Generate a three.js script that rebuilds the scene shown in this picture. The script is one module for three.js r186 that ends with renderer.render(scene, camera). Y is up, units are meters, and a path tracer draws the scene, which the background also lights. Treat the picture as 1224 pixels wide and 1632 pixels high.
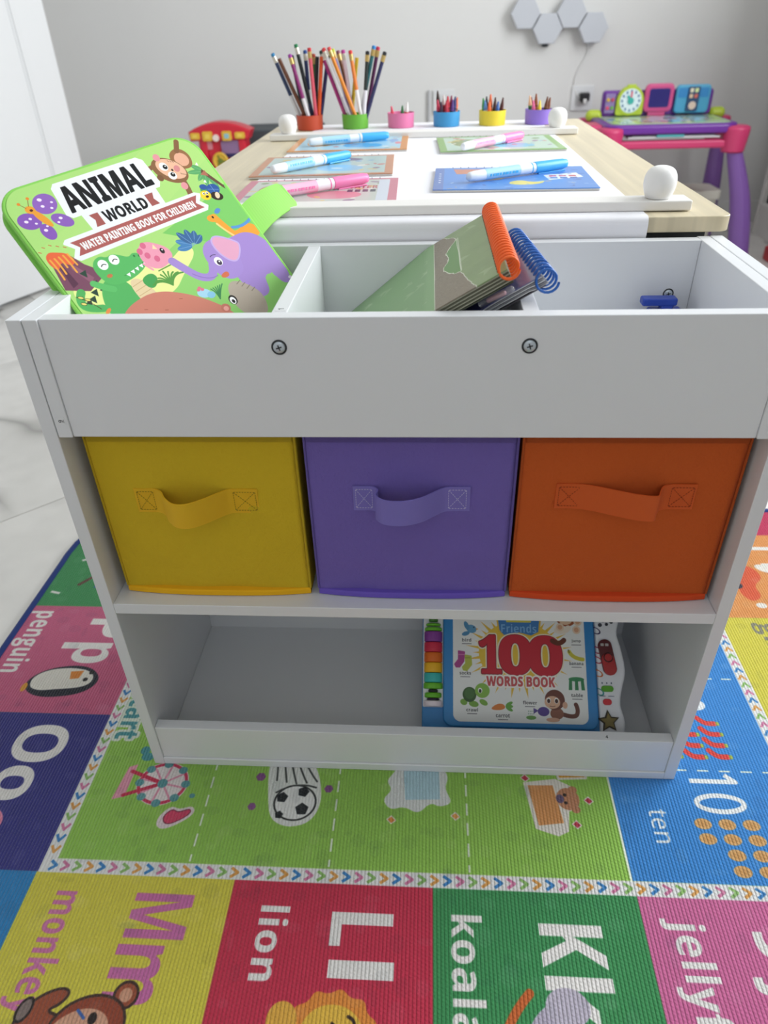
import * as THREE from 'three';
import { RoundedBoxGeometry } from 'three/addons/geometries/RoundedBoxGeometry.js';
import { mergeGeometries } from 'three/addons/utils/BufferGeometryUtils.js';
import { RectAreaLightUniformsLib } from 'three/addons/lights/RectAreaLightUniformsLib.js';

// ---------------------------------------------------------------- camera, sky, light, exposure
const scene = new THREE.Scene();
const camera = new THREE.PerspectiveCamera(72.07, 1224 / 1632, 0.02, 60);
camera.position.set(0.01915, 0.73282, 0.51728);
camera.rotation.set(-0.60245, 0.07416, -0.03334, 'YXZ');
camera.focus = 0.70;
camera.userData.fStop = 6.5;
const renderer = new THREE.WebGLRenderer({ antialias: true });
renderer.toneMapping = THREE.LinearToneMapping;
renderer.toneMappingExposure = 0.38;
renderer.shadowMap.enabled = true;
scene.background = new THREE.Color(0.82, 0.9, 1.0);              // bright overcast sky outside the windows
scene.backgroundIntensity = 2.0;
RectAreaLightUniformsLib.init();
function windowOrFillLight(w, h, pos, target, intensity, color) {
  const l = new THREE.RectAreaLight(color, intensity, w, h);
  l.name = 'window_or_fill_light';
  l.position.set(...pos); l.lookAt(...target); scene.add(l);
}
// the big side window (right wall) and an added, unseen fill light behind the photographer
windowOrFillLight(1.7, 1.35, [1.585, 1.48, -0.86], [0, 1.48, -0.86], 22.5, new THREE.Color(0.95, 0.98, 1));
windowOrFillLight(1.3, 1.2, [0.1, 1.55, 1.985], [0.1, 1.55, 0], 1.7, new THREE.Color(0.95, 0.98, 1));  // dim fill, added to lift the front faces and the rug

// ---------------------------------------------------------------- helpers
function rng(seed) { let s = seed >>> 0; return () => { s = (s + 0x6D2B79F5) >>> 0; let t = s; t = Math.imul(t ^ (t >>> 15), t | 1); t ^= t + Math.imul(t ^ (t >>> 7), t | 61); return ((t ^ (t >>> 14)) >>> 0) / 4294967296; }; }
const V = (x, y, z) => new THREE.Vector3(x, y, z);
const used = {};
function numbered(name) { const n = used[name] = (used[name] ?? -1) + 1; return n ? `${name}_${String(n).padStart(3, '0')}` : name; }
const mats = {};
function mat(color, roughness = 0.5, extra = {}) {
  const key = Object.keys(extra).length ? null : color + '/' + roughness;
  if (key && mats[key]) return mats[key];
  const m = new THREE.MeshPhysicalMaterial({ color, roughness, metalness: 0, ...extra });
  if (key) mats[key] = m;
  return m;
}
function flat(g) { const r = g.index ? g.toNonIndexed() : g; for (const k of Object.keys(r.attributes)) if (!['position', 'normal', 'uv'].includes(k)) r.deleteAttribute(k); return r; }
function join(gs) { return Array.isArray(gs) ? (gs.length === 1 ? gs[0] : mergeGeometries(gs.map(flat))) : gs; }
function mesh(name, geo, m) { const o = new THREE.Mesh(join(geo), m); o.name = name; o.castShadow = o.receiveShadow = true; return o; }
function part(parent, name, geo, m, label) {
  const o = mesh(name, geo, m);
  let n = 0; const names = parent.children.map(c => c.name);
  while (names.includes(o.name)) o.name = `${name}_${String(++n).padStart(3, '0')}`;
  if (label) o.userData.label = label;
  parent.add(o); return o;
}
function thing(name, label, category, pos = [0, 0, 0], turn = 0, group) {
  const o = new THREE.Group(); o.name = numbered(name); o.position.set(...pos); o.rotation.y = turn;
  o.userData = { label, category }; if (group) o.userData.group = group;
  scene.add(o); return o;
}
function single(name, geo, m, label, category, group) {
  const o = mesh(numbered(name), geo, m); o.userData = { label, category }; if (group) o.userData.group = group; scene.add(o); return o;
}
function structure(name, geo, m) { const o = mesh(name, geo, m); o.userData.kind = 'structure'; scene.add(o); return o; }
// box given by its limits, edges rounded by r
function box(x0, x1, y0, y1, z0, z1, r = 0.0008, seg = 1) {
  const w = x1 - x0, h = y1 - y0, d = z1 - z0;
  const g = r > 0 ? new RoundedBoxGeometry(w, h, d, seg, Math.min(r, w * .49, h * .49, d * .49)) : new THREE.BoxGeometry(w, h, d);
  return g.translate((x0 + x1) / 2, (y0 + y1) / 2, (z0 + z1) / 2);
}
const cyl = (r0, r1, h, n = 24, open = false) => new THREE.CylinderGeometry(r1, r0, h, n, 1, open);
function roundRect(w, h, r, x = 0, y = 0) {
  const s = new THREE.Shape();
  s.moveTo(x + r, y); s.lineTo(x + w - r, y); s.absarc(x + w - r, y + r, r, -Math.PI / 2, 0); s.lineTo(x + w, y + h - r); s.absarc(x + w - r, y + h - r, r, 0, Math.PI / 2);
  s.lineTo(x + r, y + h); s.absarc(x + r, y + h - r, r, Math.PI / 2, Math.PI); s.lineTo(x, y + r); s.absarc(x + r, y + r, r, Math.PI, Math.PI * 1.5);
  return s;
}
function extrude(shape, depth, bevel = 0, seg = 10) {
  return new THREE.ExtrudeGeometry(shape, { depth: depth - 2 * bevel, bevelEnabled: bevel > 0, bevelThickness: bevel, bevelSize: bevel, bevelOffset: -bevel, bevelSegments: 3, curveSegments: seg }).translate(0, 0, bevel);
}
// uv over the rectangle (x0, y0, w, h) of the geometry's own x and y
function fitUV(g, x0, y0, w, h, ax = 0, ay = 1) {
  const p = g.attributes.position, uv = new Float32Array(p.count * 2), a = p.array;
  for (let i = 0; i < p.count; i++) { uv[2 * i] = (a[3 * i + ax] - x0) / w; uv[2 * i + 1] = (a[3 * i + ay] - y0) / h; }
  g.setAttribute('uv', new THREE.BufferAttribute(uv, 2)); return g;
}
function basis(o, origin, right, up) {
  const r = V(...right).normalize(), u = V(...up); u.addScaledVector(r, -u.dot(r)).normalize();
  o.position.set(...origin); o.quaternion.setFromRotationMatrix(new THREE.Matrix4().makeBasis(r, u, r.clone().cross(u))); return o;
}
function between(g, a, b) { // geometry along +y from 0 to its length, laid from a towards b
  const q = new THREE.Quaternion().setFromUnitVectors(V(0, 1, 0), b.clone().sub(a).normalize());
  return g.applyQuaternion(q).translate(a.x, a.y, a.z);
}
const tube = (pts, r, n = 24, k = 8) => new THREE.TubeGeometry(new THREE.CatmullRomCurve3(pts.map(p => p.isVector3 ? p : V(...p))), n, r, k);
// sheet of thickness t: path of [a, b] points (the upper side), extruded by length; u runs along the path
function bentSheet(path, t, length, down = true) {
  const n = path.length, nor = path.map((p, i) => { const a = path[Math.max(0, i - 1)], b = path[Math.min(n - 1, i + 1)], dx = b[0] - a[0], dy = b[1] - a[1], l = Math.hypot(dx, dy); return down ? [dy / l, -dx / l] : [-dy / l, dx / l]; });
  const low = path.map((p, i) => [p[0] + nor[i][0] * t, p[1] + nor[i][1] * t]);
  const s = [0]; for (let i = 1; i < n; i++) s.push(s[i - 1] + Math.hypot(path[i][0] - path[i - 1][0], path[i][1] - path[i - 1][1]));
  const pos = [], uv = [];
  const quad = (A, B, C, D, a, b, c, d) => { pos.push(...A, ...B, ...C, ...A, ...C, ...D); uv.push(...a, ...b, ...c, ...a, ...c, ...d); };
  for (let i = 0; i < n - 1; i++) {
    const u0 = s[i] / s[n - 1], u1 = s[i + 1] / s[n - 1], P = (q, z) => [q[0], q[1], z];
    quad(P(path[i], 0), P(path[i + 1], 0), P(path[i + 1], length), P(path[i], length), [u0, 0], [u1, 0], [u1, 1], [u0, 1]);
    quad(P(low[i], length), P(low[i + 1], length), P(low[i + 1], 0), P(low[i], 0), [u0, 1], [u1, 1], [u1, 0], [u0, 0]);
    quad(P(path[i], length), P(path[i + 1], length), P(low[i + 1], length), P(low[i], length), [u0, .99], [u1, .99], [u1, .985], [u0, .985]);
    quad(P(low[i], 0), P(low[i + 1], 0), P(path[i + 1], 0), P(path[i], 0), [u0, .01], [u1, .01], [u1, .015], [u0, .015]);
  }
  for (const [i, f] of [[0, 1], [n - 1, 0]]) { const P = (q, z) => [q[0], q[1], z], u = [i ? .99 : .01, .5]; const a = [P(path[i], 0), P(path[i], length), P(low[i], length), P(low[i], 0)]; if (!f) a.reverse(); quad(...a, u, u, u, u); }
  const g = new THREE.BufferGeometry();
  g.setAttribute('position', new THREE.Float32BufferAttribute(pos, 3)); g.setAttribute('uv', new THREE.Float32BufferAttribute(uv, 2)); g.computeVertexNormals();
  return g;
}
function smooth2(pts, n) { const c = new THREE.CatmullRomCurve3(pts.map(p => V(p[0], p[1], 0)), false, 'centripetal'); return c.getPoints(n).map(p => [p.x, p.y]); }
function canvas(w, h, draw, srgb = true) {
  const c = document.createElement('canvas'); c.width = w; c.height = h; draw(c.getContext('2d'), w, h);
  const t = new THREE.CanvasTexture(c); if (srgb) t.colorSpace = THREE.SRGBColorSpace; t.magFilter = THREE.LinearFilter; return t;
}
function dataTex(w, h, f, srgb = false) {
  const d = new Uint8Array(w * h * 4);
  for (let y = 0; y < h; y++) for (let x = 0; x < w; x++) { const c = f(x, y), i = 4 * (y * w + x); d[i] = c[0]; d[i + 1] = c[1]; d[i + 2] = c[2]; d[i + 3] = 255; }
  const t = new THREE.DataTexture(d, w, h); t.wrapS = t.wrapT = THREE.RepeatWrapping; t.magFilter = THREE.LinearFilter; if (srgb) t.colorSpace = THREE.SRGBColorSpace; t.needsUpdate = true; return t;
}
// tiling value noise
function noiseField(size, cells, seed) {
  const r = rng(seed), g = Array.from({ length: cells * cells }, () => r());
  return (x, y) => { const fx = x / size * cells, fy = y / size * cells, x0 = Math.floor(fx), y0 = Math.floor(fy), s = t => t * t * (3 - 2 * t), tx = s(fx - x0), ty = s(fy - y0), at = (i, j) => g[((j % cells + cells) % cells) * cells + ((i % cells + cells) % cells)];
    return (at(x0, y0) * (1 - tx) + at(x0 + 1, y0) * tx) * (1 - ty) + (at(x0, y0 + 1) * (1 - tx) + at(x0 + 1, y0 + 1) * tx) * ty; };
}
// canvas drawing helpers
const TAU = Math.PI * 2;
function ell(c, x, y, rx, ry, fill, rot = 0, stroke, lw) { c.beginPath(); c.ellipse(x, y, rx, ry, rot, 0, TAU); if (fill) { c.fillStyle = fill; c.fill(); } if (stroke) { c.strokeStyle = stroke; c.lineWidth = lw; c.stroke(); } }
function poly(c, pts, fill, stroke, lw) { c.beginPath(); pts.forEach((p, i) => i ? c.lineTo(p[0], p[1]) : c.moveTo(p[0], p[1])); c.closePath(); if (fill) { c.fillStyle = fill; c.fill(); } if (stroke) { c.strokeStyle = stroke; c.lineWidth = lw; c.lineJoin = 'round'; c.stroke(); } }
function blob(c, pts, fill, stroke, lw) { // smooth closed outline through points
  const n = pts.length, m = (a, b) => [(a[0] + b[0]) / 2, (a[1] + b[1]) / 2];
  c.beginPath(); const s = m(pts[n - 1], pts[0]); c.moveTo(s[0], s[1]);
  for (let i = 0; i < n; i++) { const e = m(pts[i], pts[(i + 1) % n]); c.quadraticCurveTo(pts[i][0], pts[i][1], e[0], e[1]); }
  c.closePath(); if (fill) { c.fillStyle = fill; c.fill(); } if (stroke) { c.strokeStyle = stroke; c.lineWidth = lw; c.stroke(); }
}
function line(c, pts, stroke, lw, cap = 'round') { c.beginPath(); pts.forEach((p, i) => i ? c.lineTo(p[0], p[1]) : c.moveTo(p[0], p[1])); c.strokeStyle = stroke; c.lineWidth = lw; c.lineCap = cap; c.lineJoin = 'round'; c.stroke(); }
function curve(c, pts, stroke, lw) { c.beginPath(); c.moveTo(...pts[0]); for (let i = 1; i + 1 < pts.length; i++) { const e = i + 2 < pts.length ? [(pts[i][0] + pts[i + 1][0]) / 2, (pts[i][1] + pts[i + 1][1]) / 2] : pts[i + 1]; c.quadraticCurveTo(...pts[i], ...e); } c.strokeStyle = stroke; c.lineWidth = lw; c.lineCap = 'round'; c.stroke(); }
// text stretched into the box x0..x1, y0..y1 (its inked bounds)
function fitText(c, text, x0, y0, x1, y1, fill, font = 'bold 100px sans-serif', stroke, lw, rot = 0) {
  c.save(); c.font = font; c.textBaseline = 'alphabetic'; c.textAlign = 'left';
  const m = c.measureText(text), L = -m.actualBoundingBoxLeft, w = m.actualBoundingBoxRight - L, up = m.actualBoundingBoxAscent, h = up + m.actualBoundingBoxDescent;
  c.translate((x0 + x1) / 2, (y0 + y1) / 2); c.rotate(rot);
  const bw = x1 - x0, bh = y1 - y0, W = rot ? bh : bw, H = rot ? bw : bh;
  c.scale(W / w, H / h); c.translate(-w / 2 - L, up - h / 2);
  if (stroke) { c.strokeStyle = stroke; c.lineWidth = lw / Math.sqrt((W / w) * (H / h)); c.lineJoin = 'round'; c.strokeText(text, 0, 0); }
  if (fill) { c.fillStyle = fill; c.fillText(text, 0, 0); }
  c.restore();
}
// ---------------------------------------------------------------- shared materials
const clothBump = (() => { const a = noiseField(256, 64, 3), b = noiseField(256, 128, 4), c = noiseField(256, 16, 5); const t = dataTex(256, 256, (x, y) => { const v = 255 * (0.35 * a(x, y) + 0.45 * b(x, y) + 0.2 * c(x, y)); return [v, v, v]; }); t.repeat.set(1, 1); return t; })();
const laminate = mat('#e3e5e8', 0.36), laminateEdge = laminate;
const wallMat = mat('#dddcda', 0.9), ceilingMat = mat('#e8e8e6', 0.95), doorMat = mat('#e9eaeb', 0.45), trimMat = mat('#e2e2e0', 0.5);
const steel = mat('#c3ccd4', 0.3, { metalness: .45 }), darkSteelAndShade = mat('#2b2d30', 0.5);
const whiteWood = mat('#eceae6', 0.42);
const black = mat('#18181a', 0.4);
const plastic = (c, r = 0.35) => mat(c, r);

// ---------------------------------------------------------------- the room
const FY = -0.006, X0 = -1.55, X1 = 1.6, Z0 = -2.8, Z1 = 2.0, CH = 2.6;
structure('ceiling', box(X0 - .15, X1 + .15, CH, CH + .1, Z0 - .15, Z1 + .15, 0), ceilingMat);
structure('wall_back', box(X0 - .15, X1 + .15, FY, CH, Z0 - .15, Z0, 0), wallMat);
structure('wall_left', [box(X0 - .15, X0, FY, CH, -1.38, Z1, 0), box(X0 - .15, X0, FY, CH, Z0, -2.2, 0), box(X0 - .15, X0, 2.08, CH, -2.2, -1.38, 0)], wallMat);
structure('wall_hall', box(X0 - .9, X0 - .8, FY, CH, -2.4, -1.2, 0), wallMat);
structure('wall_right', [box(X1, X1 + .15, FY, .72, Z0, Z1, 0), box(X1, X1 + .15, 2.2, CH, Z0, Z1, 0), box(X1, X1 + .15, .72, 2.2, Z0, -1.97, 0), box(X1, X1 + .15, .72, 2.2, .27, Z1, 0)], wallMat);
structure('wall_front', [box(X0 - .15, X1 + .15, FY, .95, Z1, Z1 + .15, 0), box(X0 - .15, X1 + .15, 2.15, CH, Z1, Z1 + .15, 0), box(X0 - .15, -.55, .95, 2.15, Z1, Z1 + .15, 0), box(.75, X1 + .15, .95, 2.15, Z1, Z1 + .15, 0)], wallMat);
structure('baseboard_back', box(X0, X1, FY, .082, Z0, Z0 + .012, .002), trimMat);
structure('baseboard_right', box(X1 - .012, X1, FY, .082, Z0 + .012, Z1, .002), trimMat);
{ // windows: frames with panes; the second is unseen, added around the fill light
  const pane = mat('#ffffff', 0.02, { transmission: 1, thickness: 0 });
  const w1 = new THREE.Group(); w1.name = 'window_1'; w1.userData.kind = 'structure'; scene.add(w1);
  part(w1, 'window_frame', [box(X1 + .05, X1 + .1, .72, .77, -1.97, .27), box(X1 + .05, X1 + .1, 2.15, 2.2, -1.97, .27), ...[-1.97, -.875, .22].map(z => box(X1 + .05, X1 + .1, .77, 2.15, z, z + .05))], trimMat);
  part(w1, 'pane', box(X1 + .07, X1 + .074, .77, 2.15, -1.92, -.875, 0), pane); part(w1, 'pane', box(X1 + .07, X1 + .074, .77, 2.15, -.825, .22, 0), pane);
  const w2 = new THREE.Group(); w2.name = 'window_2'; w2.userData.kind = 'structure'; scene.add(w2);
  part(w2, 'window_frame', [box(-.55, .75, .95, 1, Z1 + .05, Z1 + .1), box(-.55, .75, 2.1, 2.15, Z1 + .05, Z1 + .1), box(-.55, -.5, 1, 2.1, Z1 + .05, Z1 + .1), box(.7, .75, 1, 2.1, Z1 + .05, Z1 + .1)], trimMat);
  part(w2, 'pane', box(-.5, .7, 1, 2.1, Z1 + .07, Z1 + .074, 0), pane);
}
{ // open door leaf at the left: free edge far from the camera
  const d = new THREE.Group(); d.name = 'door_1'; d.userData.kind = 'structure'; scene.add(d);
  d.position.set(-1.226, 0, -2.203); d.rotation.y = Math.atan2(0.368, 0.93) * -1;        // local +z runs from the free edge to the hinges
  // face towards the room is local x = 0
  const rows = [[0, .137], [.1475, .80]];
  part(d, 'door_leaf', [box(-.038, -.007, .004, 2.05, 0, .80, .001), box(-.008, 0, .004, 2.05, 0, .1325, .002), box(-.008, 0, .004, 2.05, .1505, .80, .002)], doorMat);
  part(d, 'door_moulding', [box(-.0075, -.0035, .004, 2.05, .1325, .1505, .0015), box(-.005, -.001, .004, 2.05, .139, .143, .0012)], doorMat);
  part(d, 'door_handle', [between(cyl(.008, .008, .05, 12), V(0, 1.02, .06), V(.05, 1.02, .06)).translate(0, 0, 0), box(.04, .055, 1.012, 1.028, .05, .17, .006)].map(g => g), steel);
}
// floor: marble slabs laid on the diagonal
function marble(seed) {
  const a = noiseField(512, 4, seed), b = noiseField(512, 9, seed + 1), c = noiseField(512, 40, seed + 2), d = noiseField(512, 3, seed + 3);
  return dataTex(512, 512, (x, y) => {
    const u = (x * 0.8 + y * 0.55) / 512 * 7 + 3.1 * a(x, y) + 1.3 * b(x, y), vein = Math.pow(1 - Math.abs(Math.sin(u * 1.1)), 9), cloud = Math.max(0, d(x, y) - .45);
    const k = 226 - 84 * vein * b(x, y) - 62 * cloud - 8 * c(x, y); return [k, k - 2, k - 6];
  }, true);
}
const tileMats = [1, 21, 41].map(s => mat('#ffffff', 0.13, { map: marble(s * 7), specularIntensity: .8 }));
{
  const fl = structure('floor', box(X0 - 1, X1 + .15, FY - .1, FY - .008, Z0 - .15, Z1 + .15, 0), mat('#b3b0aa', 0.8));
  const L = 0.8, g = 0.0012, S = Math.SQRT1_2, clip = (pts, f) => { const o = []; for (let i = 0; i < pts.length; i++) { const a = pts[i], b = pts[(i + 1) % pts.length], fa = f(a), fb = f(b); if (fa >= 0) o.push(a); if (fa * fb < 0) { const t = fa / (fa - fb); o.push([a[0] + (b[0] - a[0]) * t, a[1] + (b[1] - a[1]) * t]); } } return o; };
  let k = 0;
  for (let i = -6; i < 6; i++) for (let j = -6; j < 6; j++) {
    // along p = (x + z) / sqrt2, q = (x - z) / sqrt2
    const p0 = -0.9075 + i * L + g, p1 = -0.9075 + (i + 1) * L - g, q0 = -0.455 + j * L + g, q1 = q0 + L - 2 * g;
    let pts = [[p0, q0], [p1, q0], [p1, q1], [p0, q1]].map(([p, q]) => [(p + q) * S, (p - q) * S]);
    for (const f of [v => v[0] - X0 + .8 * (v[1] < -1.3 && v[1] > -2.3 ? 0 : 0), v => X1 - v[0], v => v[1] - Z0, v => Z1 - v[1]]) { pts = clip(pts, f); if (pts.length < 3) break; }
    if (pts.length < 3) continue;
    const s = new THREE.Shape(pts.map(v => new THREE.Vector2(v[0], -v[1])));
    const geo = extrude(s, .0078, .0006, 1).rotateX(-Math.PI / 2).translate(0, FY - .0078, 0);
    fitUV(geo, (k % 5) * .31, (k % 3) * .47, 1.1, 1.1, 0, 2);
    part(fl, 'floor_tile', geo, tileMats[(i * 5 + j * 3 + 60) % 3]); k++;
  }
}

// ---------------------------------------------------------------- storage unit
const U = thing('storage_unit', 'white laminated toy storage unit with a divided top tray and two open shelves', 'storage unit');
{
  const H = 0.5536, T = 0.0125, D = -0.2325, hb = 0.4505;
  for (const s of [-1, 1]) part(U, 'side_panel', s < 0 ? box(-.31, -.2975, 0, H, D, 0) : box(.2975, .31, 0, H, D, 0), laminate);
  for (const s of [-1, 1]) part(U, 'tray_end', s < 0 ? box(-.2968, -.2845, hb, H, D + .001, 0) : box(.2845, .2968, hb, H, D + .001, 0), laminate);
  part(U, 'tray_front', box(-.2844, .2844, hb, H, -.0142, -.0016), laminate);
  part(U, 'tray_back', box(-.2844, .2844, hb, H, -.2272, -.2146), laminate);
  part(U, 'tray_bottom', box(-.2844, .2844, hb, hb + .0125, -.2146, -.0142, 0), laminate);
  for (const x of [-.0968, .0968]) part(U, 'divider', box(x - .00625, x + .00625, hb + .0125, H - .0003, -.2146, -.0142), laminate);
  part(U, 'shelf', box(-.2975, .2975, .2469, .2598, D, 0), laminate);
  part(U, 'bottom_panel', box(-.2975, .2975, 0, .0113, D, 0), laminate);
  part(U, 'back_panel', box(-.2975, .2975, .0113, hb, D, D + .005, .0003), laminate);
  part(U, 'bottom_rail', box(-.2974, .2974, .0116, .0648, -.0146, -.0019), laminate);
  const screw = (x, y, z, r) => {
    const s = part(U, 'screw', new THREE.LatheGeometry([[0, .0016], [.45, .0015], [.8, .0011], [.88, .0003], [.88, -.0005]].map(p => new THREE.Vector2(p[0] * r, p[1])), 28).rotateX(Math.PI / 2).translate(x, y, z), steel, 'zinc cross-head screw');
    part(s, 'screw_hole', new THREE.TorusGeometry(r, r * .13, 8, 32).translate(x, y, z + .0002), darkSteelAndShade);
    part(s, 'cross_slot', [box(-r * .42, r * .42, -r * .09, r * .09, 0, .0006, 0), box(-r * .09, r * .09, -r * .42, r * .42, 0, .0006, 0)].map(g => g.rotateZ(.3).translate(x, y, z + .0012)), darkSteelAndShade);
  };
  screw(-.097, .530, -.0016, .0055); screw(.0962, .530, -.0016, .0055); screw(.2625, .5015, -.2146, .0048);
  const sticker = (text, pos, size, rx, rz, line) => {
    const t = canvas(96, 96, c => { c.fillStyle = '#e4e6e8'; c.fillRect(0, 0, 96, 96); fitText(c, text, 30, 22, 64, 74, '#15171c', 'bold 80px sans-serif'); if (line) { c.fillStyle = '#15171c'; c.fillRect(26, 80, 42, 5); } });
    const g = new THREE.PlaneGeometry(size, size).rotateZ(rz).rotateX(rx).translate(...pos);
    const b = new THREE.BoxGeometry(size, size, .00016).rotateZ(rz).rotateX(rx).translate(...pos);
    part(part(U, 'number_sticker', b, mat('#e4e6e8', .5)), 'printed_number', g.translate(0, rx ? .00012 : 0, rx ? 0 : .00012), mat('#ffffff', .5, { map: t }));
  };
  sticker('9', [-.2905, .4665, .0002], .0072, 0, Math.PI / 2, true);
  sticker('4', [.2245, .0650, -.0068], .0075, -Math.PI / 2, -.1);
  sticker('1', [-.0965, .5534, -.0215], .0085, -Math.PI / 2, Math.PI / 2 * 1.02);
  sticker('5', [.2795, .5538, -.0075], .0080, -Math.PI / 2, Math.PI / 2);
}

// ---------------------------------------------------------------- fabric bins
function bin(cx, w, colors, strapPath, label, o = {}) {
  const t = thing('fabric_bin', label, 'storage bin', [cx, .2600, 0], 0, 'fabric bins on the middle shelf');
  const cloth = mat(colors[0], .95, { bumpMap: clothBump, bumpScale: .0006, sheen: .25, sheenRoughness: .8, sheenColor: new THREE.Color(colors[0]) });
  const trim = mat(colors[1], .9, { bumpMap: clothBump, bumpScale: .0004 });
  const H = .182, zf = -.0215, zb = -.2155, hw = w / 2, th = .003, n = noiseField(100, 7, o.seed ?? 5), R = 26;
  // walls: a closed loop of points, outside and inside, with a soft uneven front
  const loop = inner => { const p = [], k = inner ? th : 0, L = (a, b, m) => { for (let i = 0; i < m; i++) p.push([a[0] + (b[0] - a[0]) * i / m, a[1] + (b[1] - a[1]) * i / m]); }; const c = [[-hw + k, zf - k], [hw - k, zf - k], [hw - k, zb + k], [-hw + k, zb + k]]; c.forEach((a, i) => L(a, c[(i + 1) % 4], i % 2 ? 14 : 30)); return p; };
  const shell = inner => {
    const p = loop(inner), m = p.length, pos = [], uv = [], idx = [];
    for (let j = 0; j <= R; j++) for (let i = 0; i <= m; i++) {
      const q = p[i % m], v = j / R, fx = Math.max(0, 1 - Math.pow(Math.abs(q[0]) / hw, 6)), fy = Math.sin(Math.PI * v), front = Math.abs(q[1] - (inner ? zf - th : zf)) < 1e-6;
      const out = front ? fx * (.0025 * fy + .0030 * (n(q[0] * 400 + 50, v * 100) - .5)) : 0, side = !front && Math.abs(Math.abs(q[0]) - hw) < .005 ? -Math.sign(q[0]) * .003 * fy * Math.sin(Math.PI * (zf - q[1]) / (zf - zb)) : 0;
      pos.push(q[0] + side, v * H + .0012, q[1] + out); uv.push(i / m * 5, v * 1.2);
    }
    for (let j = 0; j < R; j++) for (let i = 0; i < m; i++) { const a = j * (m + 1) + i, b = a + 1, c = a + m + 1, d = c + 1; inner ? idx.push(a, c, b, b, c, d) : idx.push(a, b, c, b, d, c); }
    const g = new THREE.BufferGeometry(); g.setAttribute('position', new THREE.Float32BufferAttribute(pos, 3)); g.setAttribute('uv', new THREE.Float32BufferAttribute(uv, 2)); g.setIndex(idx); g.computeVertexNormals(); return g;
  };
  part(t, 'bin_body', [shell(false), shell(true), box(-hw + .001, hw - .001, .0006, .004, zb, zf - .001, 0)], cloth);
  // folded base flap along the front, bowed forward
  const s = new THREE.Shape(), bow = x => zf + .0012 + .0058 * (1 - Math.pow(Math.abs(x) / hw, 2.6));
  s.moveTo(-hw, -zf + .01); for (let i = 0; i <= 24; i++) { const x = -hw + w * i / 24; s.lineTo(x, -bow(x)); } s.lineTo(hw, -zf + .01);
  part(t, 'base_flap', extrude(s, .0072, .0015, 4).rotateX(-Math.PI / 2).translate(0, .0003, 0), trim);
  for (const k of [-1, 1]) part(t, 'edge_piping', tube([[k * hw, .008, zf + .0002], [k * hw, .09, zf + .0006], [k * hw, H, zf + .0002]], .0013, 12, 6), cloth);
  part(t, 'top_hem', box(-hw + .002, hw - .002, H - .0065, H - .0005, zf - .0005, zf + .0018, .0008), cloth);
  // handle strap stitched to the front
  const path = smooth2(strapPath.map(p => [p[0] - cx, p[1]]), 60), strapZ = zf + .0036;
  const strap = bentSheet(path.map(p => [p[0], p[1]]), .0013, .0262, true).rotateX(Math.PI / 2).scale(1, 1, 1);   // path y -> z
  const hs = part(t, 'handle', strap.translate(0, (o.sy ?? .3745) + .0131 - .26, strapZ), mat(colors[2] ?? colors[1], .75, { bumpMap: (() => { const b = clothBump.clone(); b.repeat.set(6, 3); return b; })(), bumpScale: .0004 }));
  // stitches on both sewn ends
  const st = [], y0 = (o.sy ?? .3745) - .26, dash = (x0, y0, x1, y1) => { const l = Math.hypot(x1 - x0, y1 - y0), m = Math.max(2, Math.round(l / .0026)); for (let i = 0; i < m; i++) { const a = (i + .2) / m, b = (i + .8) / m; st.push(between(new THREE.BoxGeometry(.0005, 1, .0004).translate(0, .5, 0).scale(1, l * (b - a), 1), V(x0 + (x1 - x0) * a, y0 + (y1 - y0) * a, strapZ + .0003), V(x0 + (x1 - x0) * b, y0 + (y1 - y0) * b, strapZ + .0003))); } };
  for (const [a, b] of o.patches) { const x0 = a - cx + .0025, x1 = b - cx - .002, ya = y0 - .010, yb = y0 + .010; dash(x0, ya, x1, ya); dash(x0, yb, x1, yb); dash(x0, ya, x0, yb); dash(x1, ya, x1, yb); dash(x0, ya, x1, yb); dash(x0, yb, x1, ya); }
  part(hs, 'stitching', st, mat(colors[3], .8));
}
bin(-.1925, .1895, ['#d2b21f', '#f3b70f', '#f2c01c', '#a98a14'], [[-.253, 0], [-.243, 0], [-.233, .0006], [-.226, .005], [-.2185, .0165], [-.208, .0255], [-.197, .0262], [-.184, .0185], [-.172, .0075], [-.163, .0008], [-.150, 0], [-.137, 0]], 'yellow fabric storage bin with a bulging strap handle, on the left of the shelf', { seed: 5, patches: [[-.253, -.233], [-.162, -.137]] });
bin(.0040, .1865, ['#7261b0', '#6f58c0', '#877bcf', '#c9c2e6'], [[-.0485, 0], [-.039, 0], [-.030, .0006], [-.0262, .005], [-.0275, .0135], [-.021, .0215], [-.010, .0245], [.002, .0235], [.015, .0178], [.026, .0085], [.0355, .0012], [.046, 0], [.058, 0]], 'purple fabric storage bin with a folded strap handle, between the yellow and orange bins', { seed: 9, sy: .3785, patches: [[-.0485, -.029], [.036, .0565]] });
bin(.1970, .1900, ['#c5571b', '#d94a15', '#e0601f', '#a33d0e'], [[.134, 0], [.145, 0], [.155, .0006], [.168, .004], [.185, .011], [.202, .0175], [.214, .0195], [.2185, .0185], [.2215, .012], [.2265, .003], [.233, .0004], [.245, 0], [.256, 0]], 'orange fabric storage bin with a creased strap handle, on the right of the shelf', { seed: 14, sy: .3825, patches: [[.134, .157], [.232, .256]] });
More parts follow.
